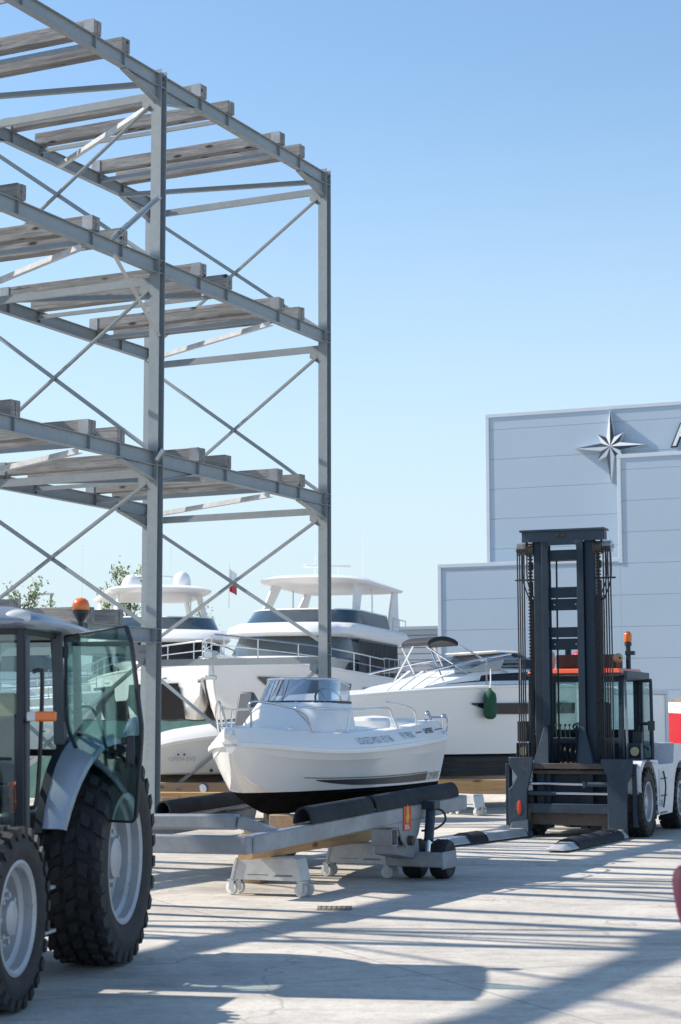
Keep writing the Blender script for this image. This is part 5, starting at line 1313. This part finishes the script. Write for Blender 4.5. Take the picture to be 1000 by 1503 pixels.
for i in range(15):
    t = i/14; x = OL*t + .01; y = max(.06, .95*(1-max(0, (t-.5)/.5)**2.4)*(.93+.07*min(1, t/.2)))
    zt = .62 + .18*min(1, t/.25)**.7 + .05*t
    half = [V((x, y+.012, zt-.035)), V((x, y+.035, zt-.015)), V((x, y+.036, zt+.02)), V((x, y+.01, zt+.05)), V((x, y-.07, zt+.17)), V((x, y-.2, zt+.21)), V((x, 0, zt+.22))]
    rings.append(half + [V((p.x, -p.y, p.z)) for p in reversed(half[:-1])])
MB().loft(rings).build('deck', 'white_gel', ob, 40)
text('model_lettering', 'OPEN-5VE', .10, 'text_grey', ob, lambda x, y: V((.46+x, -.925-.02*x, .395+y)), .1, 1.0)
MB().cyl((.40, -.93, .50), (.40, -.905, .50), .018, n=8).cyl((.50, -.93, .50), (.50, -.905, .50), .018, n=8).cyl((.95, -.93, .235), (.95, -.89, .235), .03, n=10).build('skin_fitting', 'text_dark', ob, 40)
om = MB().hexa([(-.55, -.17, .80), (-.05, -.18, .80), (-.05, .18, .80), (-.55, .17, .80), (-.42, -.12, 1.12), (-.10, -.14, 1.14), (-.10, .14, 1.14), (-.42, .12, 1.12)]).build('outboard_cover', 'canvas_blue', ob, 40, .08)
MB().bx(-.34, -.14, -.07, .07, .10, .80).bx(-.5, -.1, -.02, .02, .06, .16).build('outboard_leg', 'dark_trim', ob, 30, .02)

gc_ = at(362, 1040, 29.5)
cov = thing('covered_outboard', 'dark grey covered outboard motor standing behind the motor boat windscreen', 'outboard motor', (gc_.x, gc_.y, 0), (-.4, -.9, 0))
MB().hexa([(-.28, -.16, 1.42), (.22, -.16, 1.36), (.22, .16, 1.36), (-.28, .16, 1.42), (-.20, -.14, 2.0), (.02, -.15, 2.16), (.02, .15, 2.16), (-.20, .14, 2.0)]).build('cover', 'grey_trim', cov, 35, .05)
MB().bx(-.1, .1, -.06, .06, .5, 1.42).bx(-.25, .2, -.02, .02, .45, .58).build('leg', 'dark_trim', cov, 30, .02)
MB().bar((-.3, -.3, 0), (-.05, 0, 1.2), .05, .05).bar((-.3, .3, 0), (-.05, 0, 1.2), .05, .05).bar((.4, 0, 0), (0, 0, 1.2), .05, .05).build('stand_frame', 'grime', cov, 30)

# ---------------------------------------------------------------- green screened fence
fa, fb = at(-220, 1060, 40.5), at(430, 1060, 38.5)
fn = thing('mesh_fence', 'fence covered with green windbreak mesh in front of the flybridge yachts', 'fence', (fa.x, fa.y, 0), (fb.x-fa.x, fb.y-fa.y))
Ln = (V((fb.x, fb.y, 0))-V((fa.x, fa.y, 0))).length
m = MB(); vs = []; n = 90
for i in range(n+1):
    x = Ln*i/n; vs += [(x, .02*sin(i*.9)+.012*sin(i*2.3), .05), (x, .012*sin(i*.7), 1.70+.012*sin(i*1.3))]
m.add(vs, [(2*i, 2*i+2, 2*i+3, 2*i+1) for i in range(n)]).build('mesh', 'green_mesh', fn, 60)
m = MB().tube([(Ln*i/n, .012*sin(i*.7), 1.70+.012*sin(i*1.3)) for i in range(n+1)], .016, 6).build('top_wire', 'dark_trim', fn, 50)
for i in range(6): MB().cyl((Ln*(i+.1)/5.4, .05, 0), (Ln*(i+.1)/5.4, .05, 1.74), .022, n=8).build('post', 'mast', fn, 40)

# ---------------------------------------------------------------- boats seen through the tractor glass
def day_cruiser(label, p, ang, L, hb, zk, zd, cover='pane_blue', arch=True):
    f = V((sin(ang), cos(ang), 0))
    y = thing('cabin_boat', label, 'cabin boat', (p[0], p[1], 0), f, 'cabin boats behind the tractor')
    side, hy, zdf = gen_hull(y, L, hb, zk, zd, 'white_gel', stem=.2, sheer=.25)
    for s in (1, -1): hull_window(y, side, [(L*.1, zd-.32, zd-.30), (L*.9, zd-.28, zd-.26)], s, 'text_dark', 'trim_line')
    house(y, [(L*.78, L*.2, hb*.72, 1.2, zd+.02), (L*.72, L*.2, hb*.70, 1.1, zd+.30), (L*.62, L*.2, hb*.62, .9, zd+.42)], 'white_gel', 'cabin')
    house(y, [(L*.60, L*.28, hb*.62, .7, zd+.40), (L*.48, L*.30, hb*.54, .6, zd+.95)], cover, 'windscreen')
    MB().loft([plan_ring(L*.485, L*.26, hb*.56, .6, zd+.94), plan_ring(L*.475, L*.24, hb*.55, .6, zd+1.02)]).build('screen_cap', 'white_gel', y, 40)
    m = MB()
    for s in (1, -1): m.tube(catmull([(L*.20, s*hb*.85, zd), (L*.15, s*hb*.82, zd+.8), (L*.10, s*hb*.6, zd+1.15), (L*.09, 0, zd+1.22)], 5), .035, 8)
    m.build('radar_arch', 'white_gel', y, 50)
    m = MB().bx(L*.05, L*.28, -hb*.6, hb*.6, zd+1.16, zd+1.24); m.build('canopy', 'canvas_black', y, 30, .03)
    for s in (1, -1):
        ts = (.45, .52, .59, .66, .73, .80, .87, .93, .975)
        pts = [V((side(L*t, zdf(t), s, -.08).x, side(L*t, zdf(t), s, -.08).y, zdf(t))) for t in ts]
        railing(y, pts, .42, .016, 2, name='bow_railing')
    MB().bx(L*.2, L*.3, -.3, .3, 0, zk+.1).bx(L*.6, L*.7, -.3, .3, 0, zk+.2).build('cradle', 'grime', y, 30)
    return y
p = at(-215, 1060, 44.0); day_cruiser('white cabin boat with a blue windscreen seen through the front of the tractor cab', (p.x, p.y), radians(80), 5.9, 1.25, .7, 2.15)
p = at(-340, 1060, 36); day_cruiser('white cabin boat low behind the tractor seat', (p.x, p.y), radians(88), 6.2, 1.1, .6, 1.75, 'smoke')
p = at(-130, 1060, 53); day_cruiser('white cabin boat far back behind the tractor door', (p.x, p.y), radians(70), 8.2, 1.4, .9, 2.7)

# ---------------------------------------------------------------- right edge: red boat, pale container, bollard
ra = radians(75); RB = V((sin(ra), cos(ra), 0))
r0 = at(978, 1060, 42)
rb = thing('red_boat', 'red hulled motor boat with a white deck and white claw marks at the right edge', 'motor boat', (r0.x, r0.y, 0), RB)
side, hy, zdf = gen_hull(rb, 7.0, 1.3, .75, 1.82, hull_mat('red_boat_gelcoat', .95, (.50, .022, .03), (.02, .02, .02)), stem=.15, sheer=.2)
MB().loft([plan_ring(6.9, .0, 1.28, 3.0, 1.83), plan_ring(6.7, .0, 1.24, 3.0, 2.0), plan_ring(6.3, .05, 1.1, 2.8, 2.08)]).build('deck', 'white_gel', rb, 40)
house(rb, [(4.4, 1.6, .9, .9, 2.06), (3.8, 1.8, .8, .8, 2.55)], 'smoke', 'windscreen')
m = MB()
for s in (-1, 1):
    for cx, cz, w_, h_ in ((.25, 1.62, .42, .09), (.22, 1.36, .52, .10), (.18, 1.20, .62, .11)):
        pts_u = []; pts_l = []
        for i in range(9):
            t = i/8; x = cx + w_*t; zc = cz + .16*t*t; th = h_*(1-t)**.7*.5
            pts_u.append(side(x+.05, zc+th, s, .01)); pts_l.append(side(x+.05, zc-th, s, .01))
        vs = []
        for a, b in zip(pts_u, pts_l): vs += [a, b]
        m.add(vs, [(2*i, 2*i+1, 2*i+3, 2*i+2) for i in range(8)])
m.build('claw_emblem', 'sign_white', rb, 0, recalc=False)
MB().bx(1, 1.4, -.5, .5, 0, .95).bx(4.5, 4.9, -.4, .4, 0, 1.0).build('cradle', 'grime', rb, 30)

k0 = at(884, 1060, 38.5); k1 = at(980, 1060, 38.9)
kd = (k1-k0); kd.z = 0
kt = thing('storage_container', 'pale grey box container standing behind the forklift cab', 'container', (k0.x, k0.y, 0), kd)
kl = kd.length
MB().bx(0, kl, .0, 2.2, .15, 2.22).build('walls', 'cream_gel', kt, 30, .02)
m = MB().bx(-.02, kl+.02, -.025, 2.22, 2.222, 2.30).bx(-.02, kl+.02, -.03, 0, .10, .22)
for x in (-.02, kl-.05): m.bx(x, x+.07, -.022, -.002, .22, 2.222)
m.build('edge_rails', 'trim', kt, 30, .006)
jp = at(990, 1026, 47)
jk = thing('tarp_heap', 'heap of timber and tan tarpaulin far behind the red boat', 'tarpaulin heap', (jp.x+.4, jp.y, 0))
m = MB(); rings = []
random.seed(3)
for i in range(9):
    x = -1.0+i*.3; rings.append([V((x, -.6, 1.6)), V((x, -.5, 2.0+random.uniform(-.08, .08))), V((x, -.2, 2.2+random.uniform(-.12, .12)-.03*abs(i-4))), V((x, .3, 2.25+random.uniform(-.1, .1)-.03*abs(i-4))), V((x, .6, 1.6))])
m.loft(rings).build('tarpaulin', 'old_wood', jk, 50)
MB().bx(-1.0, 1.5, -.5, .5, 0, 1.6).build('crate', 'old_wood', jk, 30, .02)

bp = at(1013, 1315, 7.2)
bo = thing('padded_bollard', 'maroon round topped padded bollard cut off by the right edge', 'bollard', (bp.x, bp.y, 0))
MB().lathe([(.001, bp.z-.135), (.03, bp.z-.13), (.05, bp.z-.07), (.064, bp.z+.01), (.068, bp.z+.06), (.06, bp.z+.095), (.04, bp.z+.115), (.001, bp.z+.12)], (0, 0, 0), (0, 0, 1), 28).build('padding', 'maroon', bo, 50)
MB().cyl((0, 0, 0), (0, 0, .03), .09, n=24).cyl((0, 0, .03), (0, 0, bp.z-.12), .022).build('post', 'dark_trim', bo, 40)

# ---------------------------------------------------------------- trees, mast and lamp far left
def tree(label, x, y, h, spread, seed, nleaf=2600):
    rnd = random.Random(seed)
    t = thing('young_tree', label, 'tree', (x, y, 0), None, 'young trees behind the boats')
    tr_m = MB(); br = []; tips = []
    trunk = [V((0, 0, 0)), V((rnd.uniform(-.1, .1), 0, h*.3)), V((rnd.uniform(-.15, .15), 0, h*.55)), V((rnd.uniform(-.2, .2), 0, h*.92))]
    pts = catmull(trunk, 5); tr_m.tube(pts, [.13*(1-i/len(pts)*.85) for i in range(len(pts))], 8)
    for i in range(26):
        z = h*rnd.uniform(.3, .9); a = rnd.uniform(0, 2*pi); ln = spread*(1.15-z/h)*rnd.uniform(.6, 1.2)
        p0 = V((0, 0, z)); p1 = p0 + V((cos(a)*ln*.5, sin(a)*ln*.5, ln*.55)); p2 = p1 + V((cos(a)*ln*.4, sin(a)*ln*.4, ln*.75))
        bp_ = catmull([p0, p1, p2], 4); tr_m.tube(bp_, [.035*(1-k/len(bp_)*.85) for k in range(len(bp_))], 5)
        for k in range(3):
            s0 = bp_[rnd.randrange(3, len(bp_))]; s1 = s0 + V((rnd.uniform(-.5, .5), rnd.uniform(-.5, .5), rnd.uniform(.2, .8)))*spread*.35
            tr_m.tube([s0, s1], [.012, .004], 4); tips.append((s0, s1))
        tips.append((bp_[4], p2))
    tr_m.build('trunk', 'bark', t, 50)
    m = MB()
    for i in range(nleaf):
        a, b = tips[rnd.randrange(len(tips))]; p = a.lerp(b, rnd.uniform(.1, 1.1)) + V((rnd.gauss(0, .10), rnd.gauss(0, .10), rnd.gauss(0, .12)))
        s = rnd.uniform(.04, .085); u = V((rnd.gauss(0, 1), rnd.gauss(0, 1), rnd.gauss(0, 1))).normalized(); v = u.orthogonal().normalized()
        m.add([p-u*s, p-v*s*.5, p+u*s, p+v*s*.5], [(0, 1, 2, 3)])
    m.build('crown', 'leaf', t, 0, recalc=False)
    return t
p = at(28, 1060, 68); tree('thin young tree just coming into leaf, above the tractor roof at the far left', p.x, 68, 7.0, 2.2, 3)
p = at(185, 1060, 66); tree('thin young tree just coming into leaf, left of the rack columns', p.x, 66, 7.2, 1.9, 5)
p = at(300, 1060, 75); tree('bare thin tree seen under the hardtop with the domes', p.x, 75, 6.6, 1.4, 8, 160)
p = at(-60, 1060, 74); tree('leafy young tree beyond the left edge behind the cabin boats', p.x, 74, 6.0, 2.2, 11, 1200)
p = at(72, 1060, 70)
lp = thing('street_lamp', 'thin grey street lamp with a flat head above the tractor roof', 'street lamp', (p.x, p.y, 0))
zt = at(72, 873, 70).z
MB().cyl((0, 0, 0), (0, 0, zt), .06, .035).build('pole', 'galv', lp, 40)
MB().hexa([(-.45, -.1, zt), (.12, -.1, zt), (.12, .1, zt), (-.45, .1, zt), (-.40, -.06, zt+.07), (.1, -.06, zt+.07), (.1, .06, zt+.07), (-.40, .06, zt+.07)]).build('lamp_head', 'galv_bright', lp, 30, .01)
p = at(117, 1060, 60); zt = at(117, 800, 60).z
mp = thing('flagpole', 'very thin pale pole rising behind the tractor beacon', 'pole', (p.x, p.y, 0))
MB().cyl((0, 0, 0), (0, 0, zt), .03, .012, n=8).build('shaft', 'white_gel', mp, 40)
